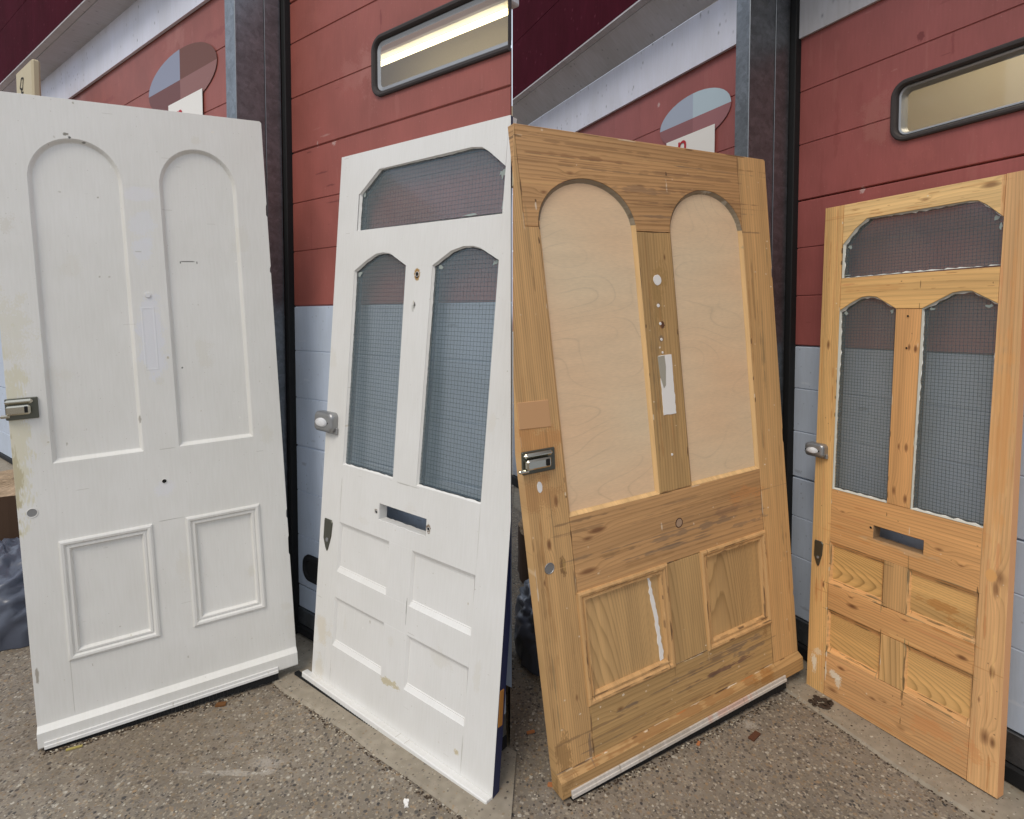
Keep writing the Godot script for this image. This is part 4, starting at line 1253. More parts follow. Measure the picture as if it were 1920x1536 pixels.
func light_pane(o: Node3D, p: PackedVector2Array, d: Dictionary) -> void:
	var st := begin()
	prism(st, inset(p, -0.003), -0.018, -0.013, 0.0)
	var g := put(st, "glass_pane", mats.glass, o)
	# wires cast in the glass, half an inch apart
	st = begin()
	var lo := p[0]
	var hi := p[0]
	for q in p:
		lo = lo.min(q)
		hi = hi.max(q)
	var stp: float = d.wire
	var wd := 0.00046
	var x := lo.x + stp * 0.5
	while x < hi.x:
		var ys := cross_at(p, x, 0)
		if ys.size() >= 2:
			ribbon(st, Vector2(x, ys[0]), Vector2(x, ys[ys.size() - 1]), wd)
		x += stp
	var y := lo.y + stp * 0.5
	while y < hi.y:
		var xs := cross_at(p, y, 1)
		if xs.size() >= 2:
			ribbon(st, Vector2(xs[0], y), Vector2(xs[xs.size() - 1], y), wd)
		y += stp
	var w := put(st, "wire_mesh", mats.wire, g)
	w.set_meta("kind", "stuff")
	# putty and paint left along the edge
	st = begin()
	var fine := PackedVector2Array()
	var n := p.size()
	for i in n:
		var a := p[i]
		var b := p[(i + 1) % n]
		var k := maxi(1, int((b - a).length() / 0.012))
		for j in k:
			fine.append(a.lerp(b, float(j) / k))
	var inn := PackedVector2Array()
	var deep := inset(p, 1.0)
	var c := Vector2.ZERO
	for q in p:
		c += q / n
	for q in fine:
		inn.append(q + (c - q).normalized() * rng.randf_range(d.bead[0], d.bead[1]))
	for i in fine.size():
		var j := (i + 1) % fine.size()
		var e := (fine[j] - fine[i]).normalized()
		var nn := Vector3(-e.y, e.x, 1.0).normalized()
		quad(st, dp(fine[i], -0.0015), dp(fine[j], -0.0015), dp(inn[j], -0.0125), dp(inn[i], -0.0125), nn, du(fine[i]), du(fine[j]), du(inn[j]), du(inn[i]))
	put(st, "putty_bead", d.bead_m, g)
	st = begin()
	for i in fine.size():
		var j := (i + 1) % fine.size()
		var a2: Vector2 = inn[i] + (c - inn[i]).normalized() * d.ragged[i % 7]
		var b2: Vector2 = inn[j] + (c - inn[j]).normalized() * d.ragged[j % 7]
		quad(st, dp(inn[i], -0.0126), dp(inn[j], -0.0126), dp(b2, -0.0124), dp(a2, -0.0124), Vector3(0, 0, 1))
	put(st, "old_putty", d.ragged_m, g)
	st = begin()
	loft(st, p, [[0.0035, -0.0185], [0.0035, -0.036]])
	put(st, "rebate", d.edge_in, g)
	# flakes of old paint on the glass at the shoulders
	for q in d.flakes:
		if Geometry2D.is_point_in_polygon(Vector2(q[0], q[1]), p):
			st = begin()
			var f := PackedVector2Array()
			for i in 11:
				var a := TAU * i / 11.0
				f.append(Vector2(q[0] + cos(a) * q[2] * rng.randf_range(0.15, 0.8), q[1] + sin(a) * q[3] * rng.randf_range(0.15, 0.8)))
			flat(st, f, -0.0122)
			put(st, "paint_flake", d.flake_m, g)

func cross_at(p: PackedVector2Array, v: float, axis: int) -> Array:
	var out := []
	for i in p.size():
		var a := p[i]
		var b := p[(i + 1) % p.size()]
		if (a[axis] <= v) != (b[axis] <= v):
			out.append(lerpf(a[1 - axis], b[1 - axis], (v - a[axis]) / (b[axis] - a[axis])))
	out.sort()
	return out

func ribbon(st: SurfaceTool, a: Vector2, b: Vector2, w: float) -> void:
	var n := (b - a).normalized().orthogonal() * w
	quad(st, dp(a - n, -0.0128), dp(a + n, -0.0128), dp(b + n, -0.0128), dp(b - n, -0.0128), Vector3(0, 0, 1))

func shield(o: Node3D, x: float, y: float, w: float, h: float) -> void:
	var st := begin()
	prism(st, pv([x - w * 0.45, y + h * 0.5, x + w * 0.35, y + h * 0.5, x + w * 0.5, y + h * 0.42, x + w * 0.42, y, x + w * 0.12, y - h * 0.42, x, y - h * 0.5, x - w * 0.2, y - h * 0.40, x - w * 0.5, y - h * 0.12, x - w * 0.5, y + h * 0.42]), -0.001, 0.004, 0.0015)
	var e := put(st, "escutcheon", mats.pewter, o)
	st = begin()
	lathe(st, dp(Vector2(x, y - h * 0.14), 0.004), [[w * 0.16, 0.0], [w * 0.15, 0.002], [w * 0.05, 0.0025], [0.0, 0.001]], 14)
	put(st, "key_cover", mats.zinc, e)

func build_door_b() -> void:
	var o := door_node("glazed_door", Vector3(-0.803, 0.011, -2.322), Vector3(0.7768, -0.019, 0.6295), Vector3(0.0492, 0.9983, -0.0307), Vector3(-0.6278, 0.0548, 0.7764), 0.956, 2.072, 0.0211)
	tag(o, "white painted half-glazed door with wired glass, letter slot and navy edge", "door", "old front doors leaning at the shutters")
	# the stile on the seam side is planed to a taper above the lock rail
	var tf := func(y): return minf(0.956, 1.029 - 0.0845 * y)
	var tm := func(y): return minf(0.954, 1.029 - 0.0128 - 0.0845 * y)
	var tb := func(y): return minf(0.952, 1.029 - 0.029 - 0.0845 * y)
	var inx := func(y): return 0.823 + 0.0125 * y
	var ys := [0.0, 0.55, 0.864, 1.7, 2.072]
	var rf := PackedVector2Array()
	var rb := PackedVector2Array()
	for y in ys:
		rf.append(Vector2(tf.call(y), y))
		rb.append(Vector2(maxf(tm.call(y), inx.call(y) + 0.0005), y))
	for y in [2.072, 0.0]:
		rf.append(Vector2(inx.call(y), y))
		rb.append(Vector2(inx.call(y), y))
	var q1 := PackedVector2Array()
	var q2 := PackedVector2Array()
	for y in [0.0, 0.55, 0.70, 1.60]:
		q1.append(Vector2(tm.call(y), y))
		q2.append(Vector2(maxf(tb.call(y), inx.call(y) + 0.0005), y))
	for y in [1.60, 0.0]:
		q1.append(Vector2(inx.call(y), y))
		q2.append(Vector2(inx.call(y), y))
	var m: Material = mats.white_b
	var d := {"m": m, "panel_m": m, "cham": 0.0004, "X": [0.124, 0.418, 0.540, 0.823, 0.0125], "Y": [0.180, 0.368, 0.468, 0.660, 0.882, 1.63, 1.684, 1.776],
		"right": rf, "right_back": rb, "right_mid": -0.016, "rear": q1, "rear_back": q2, "edge": mats.navy, "edge_in": mats.navy, "head_x": 0.8489,
		"top_light": pv([0.128, 1.776, 0.845, 1.780, 0.847, 1.920, 0.775, 1.975, 0.745, 1.993, 0.700, 2.000, 0.237, 1.994, 0.128, 1.914]),
		"top_rail_low": [Vector2(0.128, 1.914), Vector2(0.237, 1.994), Vector2(0.700, 2.000), Vector2(0.745, 1.993), Vector2(0.775, 1.975), Vector2(0.846, 1.920)],
		"left_head": [Vector2(0.124, 1.624), Vector2(0.20, 1.664), Vector2(0.249, 1.683), Vector2(0.290, 1.686), Vector2(0.329, 1.680), Vector2(0.418, 1.634)],
		"right_head": [Vector2(0.552, 1.629), Vector2(0.636, 1.674), Vector2(0.692, 1.686), Vector2(0.735, 1.684), Vector2(0.765, 1.676), Vector2(0.8434, 1.635)],
		"slot": [0.353, 0.722, 0.601, 0.782], "slot_m": mats.white_b, "side_w": 0.25, "wire": 0.0145, "bead": [0.0015, 0.0045], "bead_m": mats.white_b, "ragged": [0.002, 0.0035, 0.0015, 0.004, 0.0025, 0.003, 0.0015], "ragged_m": mat(Color(0.17, 0.175, 0.18), 0.9), "flake_m": mats.flake,
		"flakes": [[0.145, 1.912, 0.022, 0.020], [0.828, 1.905, 0.020, 0.028], [0.835, 1.80, 0.007, 0.03], [0.145, 1.615, 0.018, 0.018], [0.40, 1.62, 0.02, 0.016], [0.58, 1.625, 0.025, 0.014], [0.82, 1.63, 0.022, 0.014], [0.70, 1.788, 0.05, 0.006]]}
	glazed_door(o, d)
	# foot bar, brush and the bare wood patch in the navy edge
	var st := begin()
	prism(st, pv([-0.030, 0.0, 0.954, 0.0, 0.954, 0.024, -0.030, 0.024]), 0.0005, 0.026, 0.003)
	put(st, "foot_bar", m, o)
	st = begin()
	for i in 70:
		var xa := lerpf(-0.075, 0.88, i / 70.0)
		prism(st, pv([xa, -0.009 - rng.randf() * 0.002, xa + 0.0133, -0.009, xa + 0.0133, 0.004, xa, 0.006]), 0.010, 0.030, 0.0)
	put(st, "brush_seal", mats.rubber, o)
	st = begin()
	bbox(st, dp(Vector2(0.9565, 0.29), -0.013), Vector3(0.003, 0.11, 0.019), 0.001)
	put(st, "bare_wood_patch", mat(Color(0.62, 0.42, 0.18), 0.8), o)
	rim_latch_grey(o, 0.018, 1.035, 0.120, 0.078)
	shield(o, 0.056, 0.592, 0.052, 0.125)
	bore(o, "knocker_hole", 0.480, 1.602, 0.008, mats.white_b, mats.dark)
	bore(o, "screw_hole", 0.340, 0.748, 0.006, mats.white_b, mats.dark)
	bore(o, "screw_hole", 0.613, 0.752, 0.006, mats.white_b, mats.dark)

func build_door_c() -> void:
	var o := door_node("panelled_door", Vector3(0.143, 0.011, -1.731), Vector3(0.8618, 0.0394, -0.5057), Vector3(-0.0378, 0.9992, 0.0134), Vector3(0.5058, 0.0075, 0.8626), 1.165, 1.983, -0.0843)
	tag(o, "stripped pine panelled front door with pale arched plywood panels and white filler", "door", "old front doors leaning at the shutters")
	var gold := Color(0.815, 0.65, 0.44)
	var warm := Color(0.76, 0.59, 0.40)
	var olive := Color(0.735, 0.595, 0.395)
	var grey := Color(0.47, 0.40, 0.34)
	var pale := Color(0.93, 0.88, 0.80)
	var X := [0.141, 0.509, 0.656, 1.013, 0.506, 0.672]
	var knots := [[0.17, 1.80, 0.007, 1.5, 0.7], [0.27, 1.86, 0.008, 1.6, 0.7], [0.20, 1.79, 0.006, 1.3, 0.8], [0.10, 0.90, 0.010, 1.2, 0.8], [0.06, 0.775, 0.010, 1.1, 0.8], [0.03, 0.665, 0.008, 1.2, 0.8],
		[0.20, 0.76, 0.010, 1.6, 0.7], [0.24, 0.78, 0.012, 1.6, 0.8], [0.42, 0.87, 0.01, 1.8, 0.6], [0.19, 0.66, 0.012, 1.8, 0.7], [0.69, 0.14, 0.014, 1.8, 0.9], [0.26, 0.18, 0.012, 1.1, 0.8], [0.10, 0.28, 0.010, 1.2, 0.8], [0.62, 1.62, 0.006, 1.4, 0.8]]
	var marks := [
		[0.62, 0.69, 0.26, 0.008, grey, 0.5, 1.0], [0.85, 0.72, 0.12, 0.012, Color(0.58, 0.44, 0.34), 0.5, 1.0], [0.52, 0.655, 0.10, 0.006, grey, 0.5, 1.0], [0.90, 0.655, 0.10, 0.008, grey, 0.4, 1.0], [0.93, 0.76, 0.08, 0.03, Color(0.80, 0.55, 0.33), 0.5, 1.0],
		[0.80, 0.205, 0.16, 0.010, grey, 0.6, 1.0], [0.72, 0.145, 0.14, 0.010, Color(0.42, 0.31, 0.27), 0.7, 0.9], [0.88, 0.17, 0.10, 0.010, grey, 0.55, 1.0], [0.55, 0.19, 0.08, 0.006, grey, 0.4, 1.0], [0.30, 0.175, 0.05, 0.006, grey, 0.6, 1.0], [0.98, 0.205, 0.02, 0.02, Color(0.5, 0.36, 0.22), 0.5, 0.9],
		[0.55, 1.83, 0.14, 0.012, Color(0.52, 0.42, 0.33), 0.45, 1.0], [0.80, 1.89, 0.20, 0.006, Color(0.55, 0.42, 0.30), 0.4, 1.0], [0.30, 1.91, 0.16, 0.006, Color(0.56, 0.40, 0.26), 0.5, 1.0], [0.62, 1.75, 0.10, 0.004, grey, 0.4, 1.0], [0.40, 1.945, 0.2, 0.004, Color(0.56, 0.42, 0.28), 0.5, 1.0],
		[0.58, 1.50, 0.03, 0.10, Color(0.60, 0.48, 0.28), 0.4, 1.0], [0.585, 1.40, 0.011, 0.012, Color(0.22, 0.10, 0.08), 0.7, 0.5], [0.575, 1.355, 0.012, 0.012, grey, 0.6, 0.5], [0.575, 1.465, 0.010, 0.010, grey, 0.6, 0.5],
		[0.06, 1.08, 0.09, 0.07, Color(0.76, 0.52, 0.30), 0.5, 0.8], [0.05, 0.93, 0.07, 0.05, Color(0.68, 0.49, 0.30), 0.4, 0.9], [0.10, 0.705, 0.012, 0.03, Color(0.45, 0.33, 0.2), 0.7, 0.6], [0.105, 0.705, 0.006, 0.022, Color(0.72, 0.58, 0.36), 0.8, 0.4],
		[0.13, 0.12, 0.006, 0.05, grey, 0.6, 0.9], [0.03, 0.10, 0.03, 0.07, Color(0.55, 0.42, 0.26), 0.5, 1.0], [0.5, 0.06, 0.4, 0.008, Color(0.55, 0.38, 0.2), 0.5, 1.0], [0.93, 0.04, 0.05, 0.02, Color(0.62, 0.42, 0.2), 0.5, 0.9]]
	var r2 := RandomNumberGenerator.new()
	r2.seed = 77
	for i in 120:
		marks.append([r2.randf() * 1.165, r2.randf() * 1.98, r2.randf_range(0.0015, 0.005), r2.randf_range(0.0015, 0.004), pale, r2.randf_range(0.4, 0.9), 0.5])
	for i in 34:
		marks.append([[0.141, 0.509, 0.656, 1.013][r2.randi_range(0, 3)] + r2.randf_range(-0.006, 0.006), r2.randf_range(0.3, 1.9), 0.0025, r2.randf_range(0.004, 0.016), [pale, Color(0.30, 0.22, 0.15)][i % 2], 0.7, 0.6])
	for i in 26:
		marks.append([r2.randf_range(0.1, 1.05), r2.randf_range(1.72, 1.97), r2.randf_range(0.04, 0.16), r2.randf_range(0.001, 0.002), Color(0.50, 0.36, 0.24), 0.5, 0.6])
	for i in 90:   # weathering that follows the grain of the rails
		var yy: float = [r2.randf_range(0.61, 0.83), r2.randf_range(0.08, 0.23), r2.randf_range(1.71, 1.97)][i % 3]
		marks.append([r2.randf_range(0.15, 1.0), yy, r2.randf_range(0.05, 0.26), r2.randf_range(0.001, 0.0035), [Color(0.52, 0.41, 0.29), Color(0.60, 0.45, 0.28), Color(0.45, 0.38, 0.31), Color(0.84, 0.67, 0.45)][r2.randi_range(0, 3)], r2.randf_range(0.25, 0.6), 0.9])
	for i in 60:   # and of the stiles and muntins
		var xx: float = [r2.randf_range(0.01, 0.13), r2.randf_range(1.02, 1.15), r2.randf_range(0.52, 0.65)][i % 3]
		marks.append([xx, r2.randf_range(0.2, 1.8) if i % 3 < 2 else r2.randf_range(1.0, 1.55), r2.randf_range(0.0015, 0.005), r2.randf_range(0.03, 0.16), [Color(0.55, 0.42, 0.27), Color(0.66, 0.48, 0.29), Color(0.50, 0.43, 0.31), Color(0.88, 0.71, 0.47)][r2.randi_range(0, 3)], r2.randf_range(0.2, 0.5), 0.9])
	for y in [0.068, 0.60]:
		for i in 16:
			marks.append([r2.randf_range(0.1, 1.1), y + r2.randf_range(-0.003, 0.003), r2.randf_range(0.006, 0.03), 0.0016, [pale, Color(0.36, 0.25, 0.15), Color(0.70, 0.42, 0.2)][i % 3], 0.7, 0.7])
	marks.append_array(edge_grime([[0.141, 0.60, 1.013, 0.841], [0.141, 0.07, 1.013, 0.24], [0.094, 1.70, 1.013, 1.98], [0.507, 0.842, 0.658, 1.699], [0.004, 0.07, 0.139, 1.95], [0.506, 0.24, 0.672, 0.60]], [Color(0.42, 0.31, 0.20), Color(0.34, 0.25, 0.17), pale, Color(0.52, 0.40, 0.26)], 95))
	var tex := wood(820, 1396, 1.165, 1.983, [[0.0, 1.6, 1.165, 1.983, 1, warm, 45.0, 0.2, 3, 0.0],
		[0.0, 0.0, 0.141, 1.983, 0, gold, 120.0, 0.24, 1, 0.0], [1.013, 0.0, 1.165, 1.983, 0, gold, 90.0, 0.15, 2, 0.0], [0.094, 1.70, 1.013, 1.983, 1, warm, 80.0, 0.24, 3, 0.0],
		[0.509, 0.841, 0.656, 1.70, 0, olive, 80.0, 0.20, 4, 0.0], [0.141, 0.60, 1.013, 0.841, 1, warm, 70.0, 0.16, 5, 0.0], [0.506, 0.24, 0.672, 0.60, 0, Color(0.775, 0.63, 0.425), 70.0, 0.2, 6, 0.6],
		[0.141, 0.07, 1.013, 0.24, 1, olive, 70.0, 0.16, 7, 0.0], [0.0, 0.0, 1.165, 0.07, 1, Color(0.72, 0.57, 0.375), 80.0, 0.2, 8, 0.0]], knots, marks)
	var m := mat(Color(1, 1, 1), 0.62, 0.0, tex)
	var ply := mat(Color(1, 1, 1), 0.65, 0.0, plywood(820, 1396, 1.165, 1.983, 0.8, Color(0.90, 0.79, 0.645)))
	var low := mat(Color(1, 1, 1), 0.6, 0.0, wood(760, 1290, 1.165, 1.983, [[0.0, 0.2, 0.59, 0.65, 0, Color(0.775, 0.63, 0.43), 80.0, 0.22, 15, 1.6], [0.59, 0.2, 1.165, 0.65, 0, Color(0.765, 0.62, 0.42), 90.0, 0.24, 17, 1.4]], [], []))
	var mould := mat(Color(1, 1, 1), 0.6, 0.0, wood(620, 1056, 1.165, 1.983, [[0.0, 0.0, 1.165, 1.983, 0, Color(0.79, 0.625, 0.42), 5.0, 0.05, 19, 0.0]], [], edge_grime([[0.148, 0.247, 0.499, 0.593], [0.679, 0.247, 1.006, 0.593], [0.165, 0.264, 0.482, 0.576], [0.696, 0.264, 0.989, 0.576]], [Color(0.45, 0.33, 0.21), Color(0.36, 0.27, 0.18), Color(0.90, 0.74, 0.52)], 97)))
	var lip := mat(Color(1, 1, 1), 0.8, 0.0, wood(384, 640, 1.165, 1.983, [[0.0, 0.0, 1.165, 1.72, 0, Color(0.87, 0.715, 0.50), 5.0, 0.04, 21, 0.0], [0.0, 1.72, 1.165, 1.983, 1, Color(0.60, 0.545, 0.46), 60.0, 0.12, 22, 0.0]], [], lip_marks()))
	# the stile on the seam side is planed to a taper above the latch
	var lf := PackedVector2Array()
	var lb := PackedVector2Array()
	for y in [1.983, 1.257, 1.05, 0.0]:
		lf.append(Vector2(maxf(0.0, -0.161 + 0.128 * y), y))
		lb.append(Vector2(maxf(0.0, -0.140 + 0.128 * y), y))
	for p in [Vector2(0.141, 0.0), Vector2(0.141, 1.70), Vector2(0.094, 1.70), Vector2(0.094, 1.983)]:
		lf.append(p)
		lb.append(p)
	lf[lf.size() - 1].x = 0.0945
	lb[lb.size() - 1].x = 0.1145
	lb[lb.size() - 2].x = 0.1145
	panelled_door(o, X, [0.066, 0.24, 0.60, 0.841], [1.70, 1.848], m, ply, low, mould, lip, lf, lb, 0.0009, true)
	weather_bar(o, 0.0, dw, 0.068, m, 0.030, 1.048, 0.014, 0.036, mat(Color(1, 1, 1), 0.6, 0.0, paintwork(256, 64, 1.165, 1.983, Color(0.80, 0.77, 0.73), 0.05, 0.05, 200, Color(0.5, 0.45, 0.4), [[0.75, 0.01, 0.12, 0.02, Color(0.80, 0.62, 0.55), 0.6, 0.8], [0.4, 0.01, 0.1, 0.02, Color(0.70, 0.66, 0.60), 0.6, 0.9]])))
	# let-in patch, latch, cylinder
	member(o, "inset_patch", PackedVector2Array([Vector2(0.001, 1.127), Vector2(0.112, 1.122), Vector2(0.111, 1.204), Vector2(0.004, 1.206)]), mat(Color(0.80, 0.62, 0.44), 0.7), 0.001, -0.004, 0.0018)
	rim_latch_bright(o, 0.052, 1.030, 0.112, 0.066)
	bore(o, "lock_cylinder", 0.052, 0.705, 0.0155, mats.zinc, mats.zinc)
	disc(o, "keyhole", 0.049, 0.952, 0.009, mats.filler, 0.0012, 1.9)
	bore(o, "knob_hole", 0.583, 0.727, 0.015, mat(Color(0.26, 0.17, 0.12), 0.9), mat(Color(0.66, 0.55, 0.45), 0.9))
	for f in [[0.579, 1.546, 0.0175], [0.574, 1.463, 0.006], [0.576, 1.404, 0.005], [0.575, 1.352, 0.005], [0.575, 1.309, 0.004], [0.578, 0.965, 0.0045]]:
		disc(o, "filler_spot", f[0], f[1], f[2], mats.filler, 0.0014)
	var st := begin()
	prism(st, jag(rect(0.556, 1.101, 0.613, 1.299), 0.0016, 0.012), -0.002, 0.0016, 0.0004)
	var fp := put(st, "filler_patch", mats.filler, o)
	st = begin()
	prism(st, pv([0.551, 1.297, 0.581, 1.299, 0.583, 1.262, 0.576, 1.20, 0.566, 1.19, 0.555, 1.23]), -0.002, 0.0024, 0.0004)
	put(st, "grey_filler", mat(Color(0.66, 0.64, 0.58), 0.9), fp)
	st = begin()
	prism(st, jag(pv([0.428, 0.572, 0.436, 0.575, 0.449, 0.50, 0.460, 0.40, 0.470, 0.275, 0.452, 0.272, 0.444, 0.40, 0.434, 0.48]), 0.003, 0.012), -0.012, -0.0075, 0.0004)
	put(st, "crack_filler", mats.filler, o)

func lip_marks() -> Array:
	var out := []
	var r2 := RandomNumberGenerator.new()
	r2.seed = 9
	for i in 70:
		out.append([r2.randf_range(0.1, 1.05), r2.randf_range(1.6, 1.88), r2.randf_range(0.004, 0.02), r2.randf_range(0.003, 0.012), [Color(0.80, 0.77, 0.70), Color(0.42, 0.37, 0.30), Color(0.70, 0.62, 0.48)][i % 3], 0.7, 0.8])
	return out

func build_door_d() -> void:
	var o := door_node("glazed_door", Vector3(1.16, 0.008, -2.287), Vector3(0.4507, 0.0116, 0.8926), Vector3(0.0157, 0.9997, -0.0209), Vector3(-0.8925, 0.0234, 0.4504), 0.639, 1.863, 0.0154)
	tag(o, "stripped orange pine half-glazed door with wired glass and empty letter slot", "door", "old front doors leaning at the shutters")
	var c1 := Color(0.89, 0.71, 0.465)
	var c2 := Color(0.87, 0.66, 0.43)
	var knots := [[0.035, 1.34, 0.009, 1.4, 0.8], [0.29, 0.66, 0.006, 1.2, 0.6], [0.45, 0.69, 0.010, 1.3, 0.9], [0.515, 0.66, 0.007, 1.4, 0.7], [0.62, 0.66, 0.018, 1.2, 0.7], [0.61, 0.625, 0.014, 1.3, 0.6], [0.172, 0.385, 0.011, 1.5, 0.95], [0.165, 0.415, 0.006, 1.3, 0.7], [0.53, 0.375, 0.009, 1.2, 0.9], [0.61, 0.37, 0.010, 1.2, 0.9], [0.355, 0.415, 0.006, 1.8, 0.6],
		[0.26, 0.09, 0.010, 1.3, 0.9], [0.14, 0.135, 0.008, 1.3, 0.8], [0.11, 0.035, 0.012, 1.5, 0.7], [0.60, 0.165, 0.014, 1.4, 0.8], [0.62, 0.16, 0.010, 1.3, 0.8], [0.055, 0.42, 0.006, 1.3, 0.9], [0.58, 0.27, 0.005, 1.4, 0.6],
		[0.33, 1.34, 0.006, 1.3, 0.9], [0.35, 1.335, 0.006, 1.3, 0.9], [0.31, 1.00, 0.007, 1.3, 0.7], [0.335, 1.0, 0.007, 1.3, 0.7], [0.30, 0.845, 0.010, 1.5, 0.9], [0.34, 0.825, 0.008, 1.3, 0.8], [0.545, 1.84, 0.014, 1.2, 0.7], [0.36, 1.83, 0.006, 1.6, 0.5], [0.12, 0.72, 0.006, 1.5, 0.6], [0.30, 0.10, 0.006, 1.5, 0.6], [0.36, 0.04, 0.008, 1.6, 0.5]]
	var r2 := RandomNumberGenerator.new()
	r2.seed = 31
	var pale := Color(0.93, 0.90, 0.83)
	var marks := []
	for i in 70:
		marks.append([r2.randf() * 0.64, r2.randf() * 1.86, r2.randf_range(0.001, 0.003), r2.randf_range(0.001, 0.003), [pale, Color(0.45, 0.3, 0.18)][i % 2], 0.6, 0.5])
	for i in 46:
		marks.append([[0.074, 0.278, 0.358, 0.563][r2.randi_range(0, 3)] + r2.randf_range(-0.003, 0.003), r2.randf_range(0.05, 1.8), 0.0016, r2.randf_range(0.004, 0.02), [pale, Color(0.40, 0.30, 0.18)][i % 2], 0.7, 0.6])
	for i in 40:
		marks.append([r2.randf_range(0.08, 0.56), r2.randf_range(1.80, 1.86) if i % 2 == 0 else r2.randf_range(1.53, 1.59), r2.randf_range(0.006, 0.02), 0.001, Color(0.62, 0.42, 0.24), 0.5, 0.6])
	for i in 110:
		var up: bool = i % 2 == 0
		var xx := r2.randf_range(0.005, 0.07) if up and i % 4 == 0 else (r2.randf_range(0.57, 0.635) if up else r2.randf_range(0.08, 0.55))
		var yy: float = r2.randf_range(0.02, 1.84) if up else [r2.randf_range(0.01, 0.165), r2.randf_range(0.34, 0.43), r2.randf_range(0.6, 0.79), r2.randf_range(1.53, 1.59), r2.randf_range(1.80, 1.86)][r2.randi_range(0, 4)]
		var a := r2.randf_range(0.03, 0.14)
		var b := r2.randf_range(0.001, 0.004)
		marks.append([xx, yy, b if up else a, a if up else b, [Color(0.80, 0.55, 0.31), Color(0.72, 0.49, 0.28), Color(0.95, 0.78, 0.52), Color(0.84, 0.58, 0.38)][r2.randi_range(0, 3)], r2.randf_range(0.2, 0.55), 0.9])
	marks.append_array(edge_grime([[0.077, 0.435, 0.276, 0.593], [0.359, 0.435, 0.562, 0.593], [0.077, 0.172, 0.276, 0.333], [0.359, 0.172, 0.560, 0.333], [0.088, 0.446, 0.266, 0.582], [0.369, 0.446, 0.552, 0.582], [0.088, 0.184, 0.266, 0.322], [0.369, 0.184, 0.550, 0.322]], [Color(0.50, 0.41, 0.26), Color(0.42, 0.33, 0.20), Color(0.60, 0.52, 0.38)], 91))
	marks.append_array([[0.03, 0.10, 0.012, 0.03, pale, 0.8, 0.9], [0.078, 0.10, 0.006, 0.05, pale, 0.8, 0.9], [0.115, 0.10, 0.02, 0.012, pale, 0.8, 1.0], [0.045, 0.15, 0.014, 0.012, pale, 0.5, 1.0], [0.13, 0.075, 0.01, 0.015, pale, 0.7, 1.0],
		[0.596, 0.66, 0.017, 0.022, Color(0.90, 0.68, 0.42), 0.9, 0.1], [0.32, 0.655, 0.10, 0.012, Color(0.80, 0.68, 0.54), 0.5, 1.0], [0.47, 0.10, 0.12, 0.03, Color(0.84, 0.58, 0.36), 0.5, 1.0], [0.60, 1.1, 0.03, 0.3, Color(0.88, 0.66, 0.42), 0.5, 0.6], [0.614, 1.25, 0.008, 0.5, Color(0.84, 0.60, 0.36), 0.4, 0.4]])
	var tex := wood(640, 1864, 0.639, 1.863, [[0.0, 0.0, 0.639, 0.62, 1, c2, 44.0, 0.12, 11, 0.0],
		[0.0, 0.0, 0.075, 1.863, 0, c1, 130.0, 0.24, 1, 0.8], [0.55, 0.0, 0.639, 1.863, 0, Color(0.87, 0.685, 0.475), 110.0, 0.14, 2, 0.0], [0.075, 1.70, 0.572, 1.863, 1, Color(0.905, 0.755, 0.52), 70.0, 0.12, 3, 0.0], [0.075, 1.46, 0.578, 1.59, 1, Color(0.885, 0.71, 0.46), 80.0, 0.14, 4, 0.0],
		[0.278, 0.795, 0.365, 1.47, 0, c2, 110.0, 0.15, 5, 0.0], [0.075, 0.595, 0.566, 0.795, 1, c2, 90.0, 0.2, 6, 0.0], [0.278, 0.433, 0.358, 0.595, 0, Color(0.83, 0.655, 0.44), 110.0, 0.2, 7, 0.7], [0.075, 0.335, 0.562, 0.433, 1, c2, 90.0, 0.2, 8, 0.0],
		[0.278, 0.17, 0.358, 0.335, 0, Color(0.825, 0.66, 0.44), 70.0, 0.28, 9, 1.2], [0.075, 0.0, 0.56, 0.17, 1, Color(0.85, 0.655, 0.445), 90.0, 0.2, 10, 0.0]], knots, marks)
	var m := mat(Color(1, 1, 1), 0.6, 0.0, tex)
	var pnl := mat(Color(1, 1, 1), 0.6, 0.0, wood(640, 1290, 0.639, 1.863, [[0.0, 0.42, 0.30, 0.62, 1, Color(0.85, 0.675, 0.42), 70.0, 0.36, 21, 5.0], [0.30, 0.42, 0.639, 0.62, 1, Color(0.85, 0.675, 0.43), 80.0, 0.22, 23, 2.0], [0.0, 0.15, 0.30, 0.35, 1, Color(0.84, 0.665, 0.42), 90.0, 0.28, 25, 3.4], [0.30, 0.15, 0.639, 0.35, 1, Color(0.855, 0.68, 0.435), 60.0, 0.28, 27, 4.4]], [],
		[[0.46, 0.505, 0.06, 0.014, Color(0.70, 0.46, 0.22), 0.5, 1.0], [0.50, 0.47, 0.03, 0.014, Color(0.72, 0.48, 0.24), 0.5, 1.0]]))
	var x4 := func(y): return 0.558 + 0.0135 * y
	var rf := PackedVector2Array([Vector2(x4.call(0.0), 0.0), Vector2(0.639, 0.0), Vector2(0.639, 1.863), Vector2(x4.call(1.863), 1.863)])
